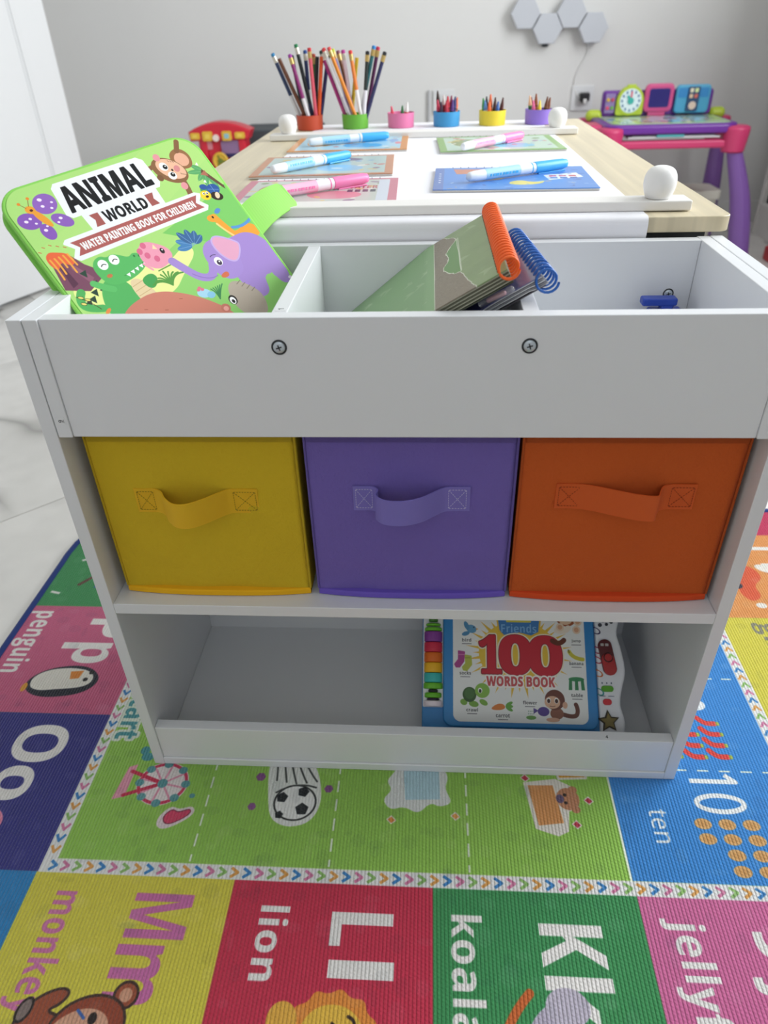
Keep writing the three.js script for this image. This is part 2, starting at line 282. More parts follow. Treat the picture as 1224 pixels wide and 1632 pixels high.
// ---------------------------------------------------------------- animal painting book leaning in the tray
function drawAnimalCover(c, W, H) {
  c.scale(6, 6); c.fillStyle = '#aede7e'; c.fillRect(0, 0, 200, 210);
  // paler and deeper patches of lawn
  poly(c, [[0, 80], [30, 72], [130, 60], [200, 30], [200, 0], [150, 0], [60, 40], [0, 60]], '#b2e080');
  poly(c, [[40, 100], [70, 112], [120, 96], [160, 78], [200, 76], [200, 210], [30, 210]], '#93d272');
  poly(c, [[110, 84], [165, 70], [200, 60], [200, 110], [150, 112]], '#7fcb68');
  blob(c, [[26, 108], [58, 98], [84, 108], [96, 112], [122, 101], [128, 112], [104, 126], [84, 140], [40, 138], [28, 124]], '#eef3a0');
  blob(c, [[4, 100], [24, 98], [36, 112], [30, 128], [8, 124]], '#e9f09a');
  // palm leaves and branch, upper right
  for (const [a, l] of [[-2.9, 20], [-2.3, 16], [2.6, 16], [2.0, 20], [1.45, 26]]) { c.save(); c.translate(188, 42); c.rotate(a); blob(c, [[0, 0], [l * .4, -3.6], [l, 0], [l * .4, 3.6]], '#5da968'); line(c, [[1, 0], [l * .9, 0]], '#7cc27f', .5); c.restore(); }
  poly(c, [[184, 42], [187, 39], [197, 62], [196, 66]], '#6b4a3a'); poly(c, [[182, 44], [189, 41], [189, 48]], '#b3705a');
  for (const [x, y] of [[176, 25], [184, 33], [180, 52]]) poly(c, [[x, y], [x + 3, y - 2], [x + 2.4, y + 2]], '#ffffff');
  // monkey hanging head down
  curve(c, [[162, 40], [163, 48], [159, 62]], '#8a6141', 5.5); curve(c, [[150, 18], [146, 22], [138, 22]], '#8a6141', 4.5); poly(c, [[136, 18], [141, 20], [140, 25], [134, 25]], '#8a6141');
  blob(c, [[166, 14], [178, 10], [186, 20], [182, 34], [170, 34], [164, 24]], '#9a6c46'); ell(c, 175, 23.5, 7, 7.4, '#eab294'); line(c, [[176, 14], [182, 5]], '#8a6141', 5);
  c.save(); c.translate(157, 30); c.rotate(-.75); ell(c, 0, 0, 12.5, 17.5, '#8e6443'); ell(c, 2.2, .6, 9.6, 14.6, '#f0bd9d'); c.restore();
  ell(c, 153, 14, 3.4, 4, '#e79aa0', .4); ell(c, 160, 49, 3.4, 4, '#e79aa0', .4); ell(c, 143.5, 34, 3, 3.5, '#7d5739');
  ell(c, 153.6, 24.6, 4.1, 4.6, '#ffffff'); ell(c, 156, 35.6, 4.1, 4.4, '#ffffff'); ell(c, 154.8, 25.4, 2.2, 2.5, '#222'); ell(c, 157, 34.8, 2.2, 2.4, '#222'); ell(c, 155.4, 24.6, .7, .7, '#fff'); ell(c, 157.6, 34, .7, .7, '#fff');
  ell(c, 164.5, 30.5, 3, 3.6, '#d98c8c', .5); ell(c, 159.4, 30.4, 1, 1.3, '#3a2a22');
  for (let k = 0; k < 3; k++) { line(c, [[161 + k * 2, 20 + k], [161.6 + k * 2, 21.6 + k]], '#6d4a36', .5); line(c, [[165 + k * 1.6, 36 + k], [165.6 + k * 1.6, 37.6 + k]], '#6d4a36', .5); }
  // butterfly
  ell(c, 34, 21.5, 10.6, 9.6, '#9366bd', -.5); ell(c, 13.2, 32, 9.6, 8, '#8a5cb8', .35); ell(c, 38.4, 40.4, 9.4, 6, '#8f62bb', .75); ell(c, 21.4, 46, 5.8, 8.2, '#8a5cb8', -.1);
  for (const [x, y, r] of [[32, 16.6, 2], [31, 23, 1.6], [37, 27, 1.3], [10.6, 31.4, 1.7], [15, 30, 1.4], [17, 35.6, 1.2], [38, 38, 1.6], [34.4, 41, 1.2], [20.4, 44, 1.7], [23.6, 41, 1.1], [40, 22, 1.2]]) ell(c, x, y, r, r * .8, '#f3e6fb', .4);
  c.save(); c.translate(24.4, 33); c.rotate(1.22); ell(c, 0, 0, 10.5, 3.2, '#eda13a'); c.restore(); ell(c, 19.8, 22.6, 4.2, 3.8, '#eda13a', .6); ell(c, 20.4, 23.2, 1.4, 1.2, '#5b2a1c');
  line(c, [[20.6, 19], [23.6, 13]], '#8a5a2c', .5); line(c, [[17.6, 20], [14.8, 15.4]], '#8a5a2c', .5); ell(c, 23.9, 12.2, 1.4, 1.4, '#e98a30'); ell(c, 14.3, 14.6, 1.4, 1.4, '#e98a30');
  // title plates
  poly(c, [[47.5, 11], [51, 7.5], [134, 8], [138.5, 12], [140, 37], [137, 41], [132, 41], [131, 59], [164, 59], [168.5, 62], [162.5, 68], [168, 75], [165, 78.5], [30, 79.5], [26.5, 76], [32.5, 68.5], [26, 61], [29, 58.4], [57, 58.4], [56, 41.4], [48, 41.4], [44.5, 37.5]], '#f1f3f8', '#f1f3f8', 1.5);
  fitText(c, 'ANIMAL', 50, 12.6, 134.5, 37, '#17181a', 'bold 100px sans-serif', '#17181a', 1.4);
  fitText(c, 'WORLD', 72.6, 45, 116, 56.4, '#17181a', 'bold 100px sans-serif', '#17181a', .5);
  poly(c, [[61, 44.4], [69.5, 44.4], [69.5, 57], [61, 57], [63.6, 50.6]], '#a85d58'); poly(c, [[118.4, 44.2], [127, 44.2], [124.4, 50.2], [127, 56.6], [118.4, 56.6]], '#a85d58');
  poly(c, [[31, 61.8], [164, 61.6], [158.8, 68.6], [164, 75.6], [31, 75.8], [36.4, 68.8]], '#b0605c');
  fitText(c, 'WATER PAINTING BOOK FOR CHILDREN', 38, 65.2, 156.6, 72.4, '#f6f4f4', 'bold 100px sans-serif', '#f6f4f4', .35);
  // bee
  blob(c, [[170, 58], [177, 54], [179, 61], [173, 72]], '#4f9c5c'); ell(c, 184, 62, 6.6, 6, '#2f5aa0'); ell(c, 176.4, 56.5, 4, 3, '#2f5aa0', .3); line(c, [[179, 60], [189, 64]], '#7aa4da', .5); line(c, [[184, 56.5], [184, 67]], '#7aa4da', .5);
  ell(c, 183, 69.6, 6.2, 4.6, '#33251c', .5); ell(c, 184, 69, 2.4, 3.6, '#f0d9b8', .5); ell(c, 173, 65, 5.4, 5.2, '#f6d431'); ell(c, 172.2, 62.8, 1.3, 1.6, '#fff'); ell(c, 175.6, 63.4, 1.3, 1.6, '#fff'); ell(c, 172.4, 63, .7, .9, '#222'); ell(c, 175.6, 63.6, .7, .9, '#222'); ell(c, 173.6, 66.8, 1.7, 1.2, '#3a1e14');
  // volcano
  poly(c, [[7, 66], [12, 64], [16, 66], [23, 70], [30, 84], [42, 98], [20, 108], [2, 99]], '#7d4e63');
  poly(c, [[13, 76], [15, 98], [9, 100], [10, 78]], '#5f3a4e'); poly(c, [[20, 78], [30, 98], [25, 102], [18, 84]], '#926074');
  blob(c, [[5, 66], [10, 63], [15, 65], [23, 69], [26, 78], [20, 82], [14, 74], [8, 82], [4, 74]], '#ea6a43'); for (const [x, l] of [[7, 18], [11, 14], [15, 9], [19, 16], [23, 10]]) curve(c, [[x, 70], [x + 1, 76], [x - .3 + x * .08, 72 + l]], '#f0a94a', 1.6);
  for (const [x, y] of [[3, 60], [8, 57], [14, 57], [19, 60], [24, 63]]) line(c, [[x, y], [x + 1.6, y + 1.4]], '#cf5638', .7);
  // crocodile
  for (const [x, y] of [[24, 92], [27, 104], [22, 111], [17, 116], [12, 118], [30, 112]]) poly(c, [[x - 3, y - 2], [x + 3.6, y - 3], [x + 1, y + 4]], '#2f4a3c');
  curve(c, [[20, 126], [8, 122], [6, 112], [12, 106]], '#57b261', 7); blob(c, [[30, 106], [46, 102], [54, 116], [58, 146], [28, 146], [20, 130]], '#59b463');
  blob(c, [[33, 92], [38, 84], [46, 82], [50, 86], [56, 84], [62, 88], [68, 93], [73, 90], [79, 93], [82, 100], [76, 107], [62, 112], [46, 113], [36, 108]], '#5dba66');
  line(c, [[54, 107], [66, 106], [79, 101]], '#3f8a4a', .6); for (let k = 0; k < 5; k++) poly(c, [[56 + k * 5, 106.6 - k * 1], [60 + k * 5, 106 - k * 1.1], [58.4 + k * 5, 110 - k * 1.1]], '#ffffff');
  ell(c, 43.6, 90.6, 4.4, 5, '#ffffff', .2); ell(c, 55, 90, 4.4, 5, '#ffffff', .2); curve(c, [[41.5, 91.6], [43.6, 89], [46, 91.4]], '#2b3a2c', .8); curve(c, [[53, 91], [55, 88.4], [57.4, 90.8]], '#2b3a2c', .8); ell(c, 73, 93.6, .9, 1.2, '#357a40'); ell(c, 77, 95, .9, 1.2, '#357a40'); ell(c, 42.6, 102, 2.6, 1.8, '#c77a4e');
  blob(c, [[52, 114], [62, 112], [68, 122], [70, 140], [54, 144]], '#e8d2a6'); for (let k = 0; k < 4; k++) line(c, [[54, 119 + k * 5], [66 + k, 117 + k * 5]], '#c9a878', .5);
  curve(c, [[38, 114], [32, 110], [26, 103]], '#63bf6c', 6); blob(c, [[64, 116], [76, 113], [80, 120], [72, 128], [66, 126]], '#4aa457');
  curve(c, [[6, 108], [14, 116], [18, 126]], '#4d3a26', .6); for (const [x, y] of [[9, 110], [13, 114], [8, 116]]) ell(c, x, y, 2.4, 1.2, '#efe07c', .6, '#3b3a2a', .4); ell(c, 22, 130, 3.4, 1.6, '#e98e4f', -.5);
  // pink horned dinosaur
  blob(c, [[78, 90], [88, 84], [98, 90], [106, 99], [105, 108], [96, 113], [84, 114], [76, 104]], '#f0a0b6'); for (const [x, y] of [[80, 92], [86, 88], [84, 98], [90, 104]]) ell(c, x, y, 2.6, 3.2, '#dd6f90', .3); ell(c, 99, 99, 2, 2.9, '#32242a'); ell(c, 99.5, 98, .7, .8, '#fff'); poly(c, [[92, 94], [95, 90], [96, 96]], '#f6dfb4');
  line(c, [[80, 112], [76, 104]], '#f0a0b6', 2); line(c, [[84, 115], [98, 114]], '#6c9a4e', 1.2);
  // blue leaves
  for (const [a, l] of [[-3.0, 20], [-2.5, 20], [-2.0, 22], [-1.5, 20], [-1.0, 18], [-.5, 16]]) { c.save(); c.translate(130, 106); c.rotate(a); blob(c, [[0, 0], [l * .5, -4.6], [l, 0], [l * .5, 4.6]], a < -2.2 ? '#4a84ba' : '#3e699a'); line(c, [[1, 0], [l * .85, 0]], '#7aa6d2', .5); c.restore(); }
  // orange long-necked dinosaur
  blob(c, [[167, 100], [176, 110], [190, 104], [200, 110], [200, 122], [172, 122]], '#f2a53a'); curve(c, [[166, 88], [168, 98], [174, 114]], '#f2a53a', 7); ell(c, 163.6, 88.6, 5.6, 4, '#f2a53a', .3); ell(c, 164.6, 87.6, 1, 1.4, '#2e2418'); blob(c, [[168, 84], [174, 80], [178, 83], [172, 87]], '#5d8ed0'); curve(c, [[176, 104], [186, 108], [198, 103]], '#5b98d4', 3); curve(c, [[164, 95], [167, 104], [173, 114]], '#f6d68a', 2);
  // elephant
  blob(c, [[150, 114], [168, 112], [186, 112], [199, 126], [201, 150], [196, 176], [186, 176], [182, 160], [172, 160], [168, 178], [152, 178], [146, 150]], '#a78bd0');
  blob(c, [[132, 114], [142, 106], [158, 108], [164, 124], [160, 146], [146, 152], [134, 146], [130, 128]], '#a98ed3'); curve(c, [[133, 130], [128, 140], [116, 138], [107, 124], [101, 112]], '#a98ed3', 8); curve(c, [[131, 141], [120, 143], [110, 130]], '#8f72bd', .8);
  blob(c, [[146, 108], [154, 104], [168, 116], [172, 122], [160, 136], [152, 134], [146, 122]], '#e6a8c4', '#c9b0e4', 1.6); ell(c, 140.4, 129, 4, 4.6, '#ffffff'); ell(c, 140.6, 130.4, 2.4, 2.8, '#453a4e'); ell(c, 141.2, 129.4, .8, .9, '#fff'); curve(c, [[136, 122], [139, 120.4], [142, 122]], '#5c4a78', .8); blob(c, [[133, 142], [142, 140], [142, 146], [134, 146]], '#d8734e');
  ell(c, 196, 172, 2, 1.6, '#e8e0f0'); poly(c, [[172, 162], [182, 160], [184, 178], [170, 180]], '#93d272');
  // grass and flowers
  for (let k = 0; k < 9; k++) curve(c, [[87, 132], [87 + (k - 4) * 1.6, 122], [87 + (k - 4) * 4, 117 + Math.abs(k - 4) * 2]], '#5a9c48', 1.5);
  for (let k = 0; k < 6; k++) curve(c, [[118, 162], [119 + k, 154], [116 + k * 2.6, 150]], '#3f8653', 1.1); ell(c, 108, 151, 6.6, 4.6, '#a9d9ee', .4); ell(c, 113, 155, 4, 3.4, '#8cc9e6'); for (const [x, y] of [[105, 146], [107, 144.6], [108.6, 147]]) ell(c, x, y, 1.8, 1.5, '#e27a8c');
  // brown bear back and zebra-grey head at the bottom
  blob(c, [[28, 140], [44, 132], [70, 130], [96, 146], [116, 168], [124, 186], [110, 214], [20, 214], [16, 168]], '#cf8370'); ell(c, 117, 172, 4.6, 4.4, '#c77a68'); ell(c, 117, 172.6, 2.6, 2.4, '#eba79b'); for (const [x, y] of [[50, 142], [66, 150], [84, 146], [58, 164], [90, 166], [40, 156]]) line(c, [[x, y], [x + 2.4, y + 1]], '#a8614f', .7);
  blob(c, [[130, 156], [140, 150], [152, 160], [160, 176], [152, 196], [134, 192], [126, 174]], '#b7ab9c'); ell(c, 128.4, 168, 4, 5, '#2a2826'); ell(c, 128, 168.6, 2.9, 3.8, '#ffffff'); ell(c, 128, 169.4, 1.5, 2, '#222'); for (let k = 0; k < 4; k++) line(c, [[142 + k * 3, 156 + k * 4], [147 + k * 3, 154 + k * 4]], '#8c8174', .8);
}
{
  const b = thing('painting_book', 'green foam-edged animal painting book tilted in the left tray compartment', 'book');
  basis(b, [-0.3493, 0.625, -0.1029], [0.6553, 0.1401, -0.7423], [-0.5977, 0.6970, -0.3962]);
  const W = .2, H = .205, R = .024, green = mat('#8bd45a', .6), greenDark = mat('#86d056', .65);
  part(b, 'foam_cover', extrude(roundRect(W + .003, H + .0015, R, -.0015, -H), .0045, .0018, 14).translate(0, 0, -.0046), green);
  part(b, 'back_cover', extrude(roundRect(W + .003, H + .0015, R, -.0015, -H), .005, .002, 14).translate(0, 0, -.0180), greenDark);
  part(b, 'page_block', extrude(roundRect(W - .001, H - .004, R, .0005, -H + .002), .0094, .0005, 14).translate(0, 0, -.0134), mat('#6fc23f', .7));
  const tex = canvas(1200, 1260, drawAnimalCover), face = fitUV(extrude(roundRect(W - .0034, H - .002, R - .002, .0017, -H + .0005), .0006, .0002, 14).translate(0, 0, -.0001), 0, -.21, .2, .21);
  part(b, 'printed_cover', face, mat('#ffffff', .6, { map: tex, specularIntensity: .5 }));
  // carrying strap: a soft band leaving the right edge
  const n = 26, pos = [], idx = [], ctr = k => { const u = k / n; return [.188 + .0750 * u, -(.1080 - .0180 * u - .004 * Math.sin(Math.PI * u)), -.007 + .003 * Math.sin(Math.PI * u * .9) - .002 * u]; };
  for (let k = 0; k <= n; k++) { const u = k / n, c0 = ctr(k), e = Math.min(1, (1 - u) / .08), hw = (.0184 - .0046 * u) * (u > .92 ? .72 + .28 * Math.sqrt(1 - (1 - e) * (1 - e)) : 1), sk = .02 - .30 * u; for (const [s, d] of [[1, 0], [-1, 0], [-1, -.002], [1, -.002]]) pos.push(c0[0] + s * hw * sk, c0[1] + s * hw, c0[2] + d + .002 * u * s); }
  for (let k = 0; k < n; k++) for (let j = 0; j < 4; j++) { const a = 4 * k + j, d = 4 * k + (j + 1) % 4; idx.push(a, d, a + 4, d, d + 4, a + 4); }
  idx.push(0, 2, 1, 0, 3, 2, 4 * n, 4 * n + 1, 4 * n + 2, 4 * n, 4 * n + 2, 4 * n + 3);
  const g = new THREE.BufferGeometry(); g.setAttribute('position', new THREE.Float32BufferAttribute(pos, 3)); g.setIndex(idx); const g2 = g.toNonIndexed(); g2.computeVertexNormals();
  part(b, 'carry_strap', g2, mat('#97dc63', .6));
}

// ---------------------------------------------------------------- spiral flip books across the right divider
function coil(radius, wire, length, turns, color, gap = 0) {
  const pts = [], m = turns * 18; for (let i = 0; i <= m; i++) { const a = i / 18 * TAU; pts.push(V(Math.cos(a) * radius, Math.sin(a) * radius, length * i / m)); }
  return new THREE.TubeGeometry(new THREE.CatmullRomCurve3(pts), m, wire, 6);
}
{
  const tex = canvas(768, 768, (c, w, h) => {                         // u along the path from the spine, v along the spine
    c.scale(w / 204, h / 200); c.fillStyle = '#8ba272'; c.fillRect(0, 0, 204, 200);
    const r = rng(8); for (let k = 0; k < 240; k++) { c.globalAlpha = .05; ell(c, r() * 204, r() * 200, 4 + 10 * r(), 3 + 8 * r(), r() > .5 ? '#b5c79c' : '#6f8a5a'); } c.globalAlpha = 1;
    c.fillStyle = '#88ad7c'; c.fillRect(69, 0, 135, 200);
    for (let k = 0; k < 26; k++) { const x = 8 + 190 * r(), y = 200 * r(); c.save(); c.translate(x, y); c.rotate(r() * 1.2 - .3); c.globalAlpha = .32; poly(c, [[0, 0], [5, -3], [12, -9], [10, -1], [16, 3], [7, 4]], '#c4d3b4'); c.restore(); } c.globalAlpha = 1;
    // torn card: v from the near end (bottom of the photo) upwards
    const jag = pts => pts.flatMap((p, i) => { const q = pts[(i + 1) % pts.length], o = []; for (let k = 0; k < 5; k++) o.push([p[0] + (q[0] - p[0]) * k / 5 + (r() - .5) * 1.5, p[1] + (q[1] - p[1]) * k / 5 + (r() - .5) * 1.5]); return o; });
    const T = [[69, -4], [28, -4], [31, 6], [34, 20], [37, 34], [41, 55], [47, 60], [52, 68], [58, 84], [58, 94], [54, 104], [52, 116], [55, 133], [51, 146], [44, 160], [42, 168], [46, 178], [54, 188], [58, 204], [69, 204]].map(p => [p[0], p[1] + 3]), ply = [[41, 165], [44, 160], [51, 146], [55, 133], [52, 116], [54, 104], [58, 94], [58, 84], [52, 68], [47, 60], [41, 57]].map(p => [p[0], p[1] + 3]);
    poly(c, jag(T), '#8d8372', '#dfe2d4', .8); c.fillStyle = '#88ad7c'; c.fillRect(69.3, 0, 8, 210);
    c.save(); c.beginPath(); T.forEach((p, i) => i ? c.lineTo(...p) : c.moveTo(...p)); c.clip(); for (let k = 0; k < 2600; k++) { const x = 27 + 44 * r(), y = 208 * r(), a = r() * 3.2; c.globalAlpha = .35; line(c, [[x, y], [x + 1.6 * Math.cos(a), y + 1.6 * Math.sin(a)]], r() > .5 ? '#aba08c' : '#6b6252', .45); } c.restore();
    poly(c, jag(ply), '#6f9a5c', '#dfe5d2', .7);
    line(c, [[40, 62], [40, 170]], '#d5dcc8', .7); c.fillStyle = '#cfd3c0'; c.fillRect(68.6, 0, .7, 200);
  });
  const b = thing('flip_book', 'green flip book with an orange spiral and a torn brown patch, propped over the divider', 'book', [0, .0042, -.2138]);
  const L = .2035, Rz = .1985, dir = [-.0867, -.0498], path = off => {
    const n1 = [.498 * off, -.867 * off];
    return smooth2([[.0765, .5798], [.058, .5692], [.036, .5566], [.0205, .5476], [.0165, .5452], [.012, .5417], [-.0155, .5197], [-.0430, .4976], [-.0700, .4760]], 40).map((p, i, a) => { const q = a[Math.min(a.length - 1, i + 1)], o = a[Math.max(0, i - 1)], dx = q[0] - o[0], dy = q[1] - o[1], l = Math.hypot(dx, dy); return [p[0] - dy / l * off, p[1] + dx / l * off]; });
  };
  part(b, 'front_cover', bentSheet(path(0).slice(0, 41), .0009, Rz, false), mat('#ffffff', .38, { map: tex }));
  const paper = [mat('#a7a794', .7), mat('#5b5c4a', .7)];
  for (let k = 0; k < 7; k++) part(b, 'page', bentSheet(path(.00125 + k * .00125), .00085, Rz - .0004, false), k % 2 ? paper[1] : paper[0]);
  part(b, 'back_cover', bentSheet(path(.0102), .001, Rz, false), mat('#3d4233', .6));
  part(b, 'spiral_coil', coil(.0075, .00120, .2000, 25, 0).translate(.0778, .5800, .001), plastic('#ff6a20', .35));
  const holes = []; for (let k = 0; k < 27; k++) holes.push(box(.0695, .0712, .5762, .5772, .003 + k * .0073, .0052 + k * .0073, 0)); part(b, 'punched_hole', holes.map(h => h), black);
}
{
  const tex = canvas(384, 384, (c, w, h) => { const g = c.createLinearGradient(0, 0, w, 0); g.addColorStop(0, '#7d7f9c'); g.addColorStop(.22, '#4c4f86'); g.addColorStop(.5, '#27305a'); g.addColorStop(1, '#1d2648'); c.fillStyle = g; c.fillRect(0, 0, w, h); c.globalAlpha = .8; blob(c, [[40, 120], [110, 200], [90, 330], [20, 384], [10, 240]], '#c25070'); blob(c, [[70, 260], [130, 300], [90, 380], [50, 360]], '#d98a94'); c.globalAlpha = 1; for (let k = 0; k < 8; k++) ell(c, 170 + k * 20, 330 - (k % 3) * 30, 14, 10, ['#e0762c', '#1a1c2c', '#c9402c'][k % 3]); });
  const b = thing('flip_book', 'navy flip book with a blue spiral, lying underneath the green spiral book', 'book', [0, 0, -.1480]);
  const Rz = .116;
  const path = off => smooth2([[.1045, .5742], [.085, .5630], [.064, .5505], [.044, .5350], [.015, .5120], [-.034, .4735]], 26).map((p, i, a) => { const q = a[Math.min(a.length - 1, i + 1)], o = a[Math.max(0, i - 1)], dx = q[0] - o[0], dy = q[1] - o[1], l = Math.hypot(dx, dy); return [p[0] - dy / l * off, p[1] + dx / l * off]; });
  const shear = g => { const p = g.attributes.position; for (let i = 0; i < p.count; i++) { const z = p.getZ(i), f = (Rz - z) / Rz; p.setX(i, p.getX(i) - .0130 * f); p.setY(i, p.getY(i) + .0035 * f); } g.computeVertexNormals(); return g; };
  part(b, 'front_cover', shear(bentSheet(path(0), .0008, Rz, false)), mat('#ffffff', .25, { map: tex, clearcoat: .4 }));
  for (let k = 0; k < 5; k++) part(b, 'page', shear(bentSheet(path(.0011 + k * .00135).map((p, i) => [p[0] + (i < 3 ? .0007 * k : 0), p[1]]), .0007, Rz - .0004, false)), k % 2 ? mat('#8f9097', .6) : mat('#d8dade', .6));
  part(b, 'back_cover', shear(bentSheet(path(.0082), .0008, Rz, false)), mat('#4d4a52', .6));
  part(b, 'spiral_coil', shear(coil(.0082, .0011, .122, 16).translate(.1090, .5700, -.002)), plastic('#1f62b8', .3));
}
{ // clear tube tucked between both flip books
  const t = thing('water_pen', 'clear plastic pen tube tucked between the two spiral flip books', 'pen', [.0715, .5578, -.0330]);
  t.rotation.set(0, 0, 0);
  const clear = mat('#ffffff', .12, { transmission: .85, thickness: 0, ior: 1.4 });
  part(t, 'barrel', new THREE.CapsuleGeometry(.0030, .026, 6, 16).rotateZ(Math.PI / 2 + .52).rotateY(-.35), clear);
  part(t, 'ink_chamber', new THREE.CapsuleGeometry(.0019, .014, 4, 12).rotateZ(Math.PI / 2 + .52).rotateY(-.35), mat('#d9a6b2', .4));
}
{ // small blue piece at the back of the right compartment
  const t = thing('toy_piece', 'small blue plastic toy piece standing at the back of the right tray compartment', 'toy', [.2545, .4632, -.1900]), m = plastic('#1a3fa8', .35);
  part(t, 'base', box(-.0165, .0165, 0, .0312, -.0095, .0095, .003, 2), m);
  part(t, 'stem', [box(-.0060, .0060, .029, .0400, -.006, .006, .0025, 2), tube([[-.004, .030, 0], [.004, .036, 0], [.006, .041, 0]], .0045, 10, 8)], m);
  part(t, 'arm', box(-.0250, .0090, .0355, .0430, -.0065, .0065, .002, 2), m);
}

// ---------------------------------------------------------------- talking word book leaning inside the bottom shelf
function drawWordPage(c) {                                             // millimetres, 163 x 206 (v = 0 at the far end)
  c.scale(6, 6); c.fillStyle = '#eef0ee'; c.fillRect(0, 0, 163, 206);
  const X = x => x - 52, Y = t => t + 236;
  // sun burst
  c.save(); c.translate(X(134), Y(-116)); for (let k = 0; k < 40; k++) { const a = k / 40 * TAU, l = k % 2 ? 1 : .86; poly(c, [[Math.cos(a - .085) * 40, Math.sin(a - .085) * 30], [Math.cos(a) * 66 * l, Math.sin(a) * 55 * l], [Math.cos(a + .085) * 40, Math.sin(a + .085) * 30]], '#e6bd3e'); } c.restore();
  ell(c, X(134), Y(-116), 49, 39, '#e9c444');
  poly(c, [[X(106), Y(-178)], [X(164), Y(-178)], [X(160), Y(-142)], [X(150), Y(-137)], [X(134), Y(-141)], [X(116), Y(-137)], [X(110), Y(-144)]], '#3f7ec0', '#e3b93c', 2); fitText(c, 'Friends', X(113), Y(-152), X(157), Y(-141), '#7db4e2', 'bold 100px sans-serif', '#2a5e9e', .8); poly(c, [[X(118), Y(-160)], [X(152), Y(-160)], [X(150), Y(-154)], [X(120), Y(-154)]], '#d9cf4c');
  for (const [st, lw] of [['#f2ead2', 7], ['#7c1f2c', 4]]) { c.save(); fitText(c, '1', X(86), Y(-137), X(112), Y(-91.5), null, 'bold 100px serif', st, lw); fitText(c, '0', X(111), Y(-138), X(149), Y(-90.5), null, 'bold 100px sans-serif', st, lw); fitText(c, '0', X(147), Y(-137.5), X(186), Y(-90), null, 'bold 100px sans-serif', st, lw); c.restore(); }
  fitText(c, '1', X(86), Y(-137), X(112), Y(-91.5), '#c9293a', 'bold 100px serif', '#c9293a', 2); fitText(c, '0', X(111), Y(-138), X(149), Y(-90.5), '#c9293a', 'bold 100px sans-serif', '#c9293a', 2.6); fitText(c, '0', X(147), Y(-137.5), X(186), Y(-90), '#c9293a', 'bold 100px sans-serif', '#c9293a', 2.6);
  fitText(c, 'WORDS BOOK', X(94), Y(-87.5), X(177), Y(-76), null, 'bold 100px sans-serif', '#fbf4ef', 4); fitText(c, 'WORDS BOOK', X(94), Y(-87.5), X(177), Y(-76), '#d0585a', 'bold 100px sans-serif', '#9c2f3a', .6);
  const word = (w, x, t, s = 5.2) => { fitText(c, w, X(x - s * w.length * .27), Y(t - s * .62), X(x + s * w.length * .27), Y(t + s * .2), '#3b3b3f'); c.fillStyle = '#8a8a8e'; c.fillRect(X(x - 6), Y(t + 3), 12, 1.1); };
  // bird
  ell(c, X(76), Y(-145), 6.5, 5, '#5d9cc6', .3); ell(c, X(70), Y(-149), 2.8, 5.6, '#4f8db8', -.4); ell(c, X(69), Y(-139), 5, 2.6, '#4f8db8', -.3); ell(c, X(79), Y(-147), .8, .9, '#223'); poly(c, [[X(82), Y(-146)], [X(85), Y(-145)], [X(82), Y(-143.6)]], '#e0a53a'); word('bird', 70, -130);
  // socks
  poly(c, [[X(60), Y(-117)], [X(67), Y(-116)], [X(66), Y(-105)], [X(61), Y(-98)], [X(57), Y(-98)], [X(55.4), Y(-101)], [X(60), Y(-107)]], '#b04690', '#b04690', 2); poly(c, [[X(68.4), Y(-112)], [X(75), Y(-111)], [X(75.6), Y(-101)], [X(70), Y(-94)], [X(66), Y(-94.5)], [X(65), Y(-97.6)], [X(69), Y(-102)]], '#b9c24f', '#b9c24f', 2); line(c, [[X(68), Y(-109)], [X(74), Y(-109)]], '#8c9a38', 1); line(c, [[X(60), Y(-113)], [X(67), Y(-113)]], '#d889bb', 1); word('socks', 68, -89.6);
  // turtle
  ell(c, X(66), Y(-56), 4.4, 3.6, '#7fae4a', .4); ell(c, X(78), Y(-54), 6, 3.6, '#7fae4a', .2); ell(c, X(90), Y(-56), 5.4, 3.2, '#7fae4a', .5); ell(c, X(73), Y(-65), 8.4, 9, '#3f6134'); ell(c, X(73), Y(-66), 6, 6.4, '#4c7440'); ell(c, X(88.6), Y(-70), 9, 8.8, '#8cbd52'); ell(c, X(86), Y(-70), 2.6, 3.2, '#fff'); ell(c, X(86), Y(-69.4), 1.7, 2.3, '#26331c'); word('crawl', 76, -46);
  // carrot
  blob(c, [[X(97), Y(-48)], [X(106), Y(-55)], [X(114), Y(-55)], [X(117), Y(-50)], [X(110), Y(-47)]], '#df8440'); for (const a of [-.5, 0, .5]) ell(c, X(121), Y(-52 + a * 6), 4.6, 2, '#6aa94a', a); word('carrot', 113, -40);
  // monkey with watering can
  curve(c, [[X(186), Y(-44)], [X(200), Y(-40)], [X(204), Y(-50)], [X(201), Y(-56)]], '#6b3f33', 5); ell(c, X(178), Y(-45), 8, 7, '#8c5a48'); ell(c, X(176), Y(-61), 12, 12, '#6f4034'); ell(c, X(188), Y(-55), 3, 4, '#d9ac92'); ell(c, X(173), Y(-58), 9.4, 7.4, '#e0b597'); for (const x of [168.6, 178]) { ell(c, X(x), Y(-60), 2.6, 3.4, '#fff'); ell(c, X(x), Y(-59.6), 1.9, 2.6, '#4b2b20'); } curve(c, [[X(170), Y(-53.6)], [X(173), Y(-52.4)], [X(176), Y(-53.6)]], '#7c4a3a', .8);
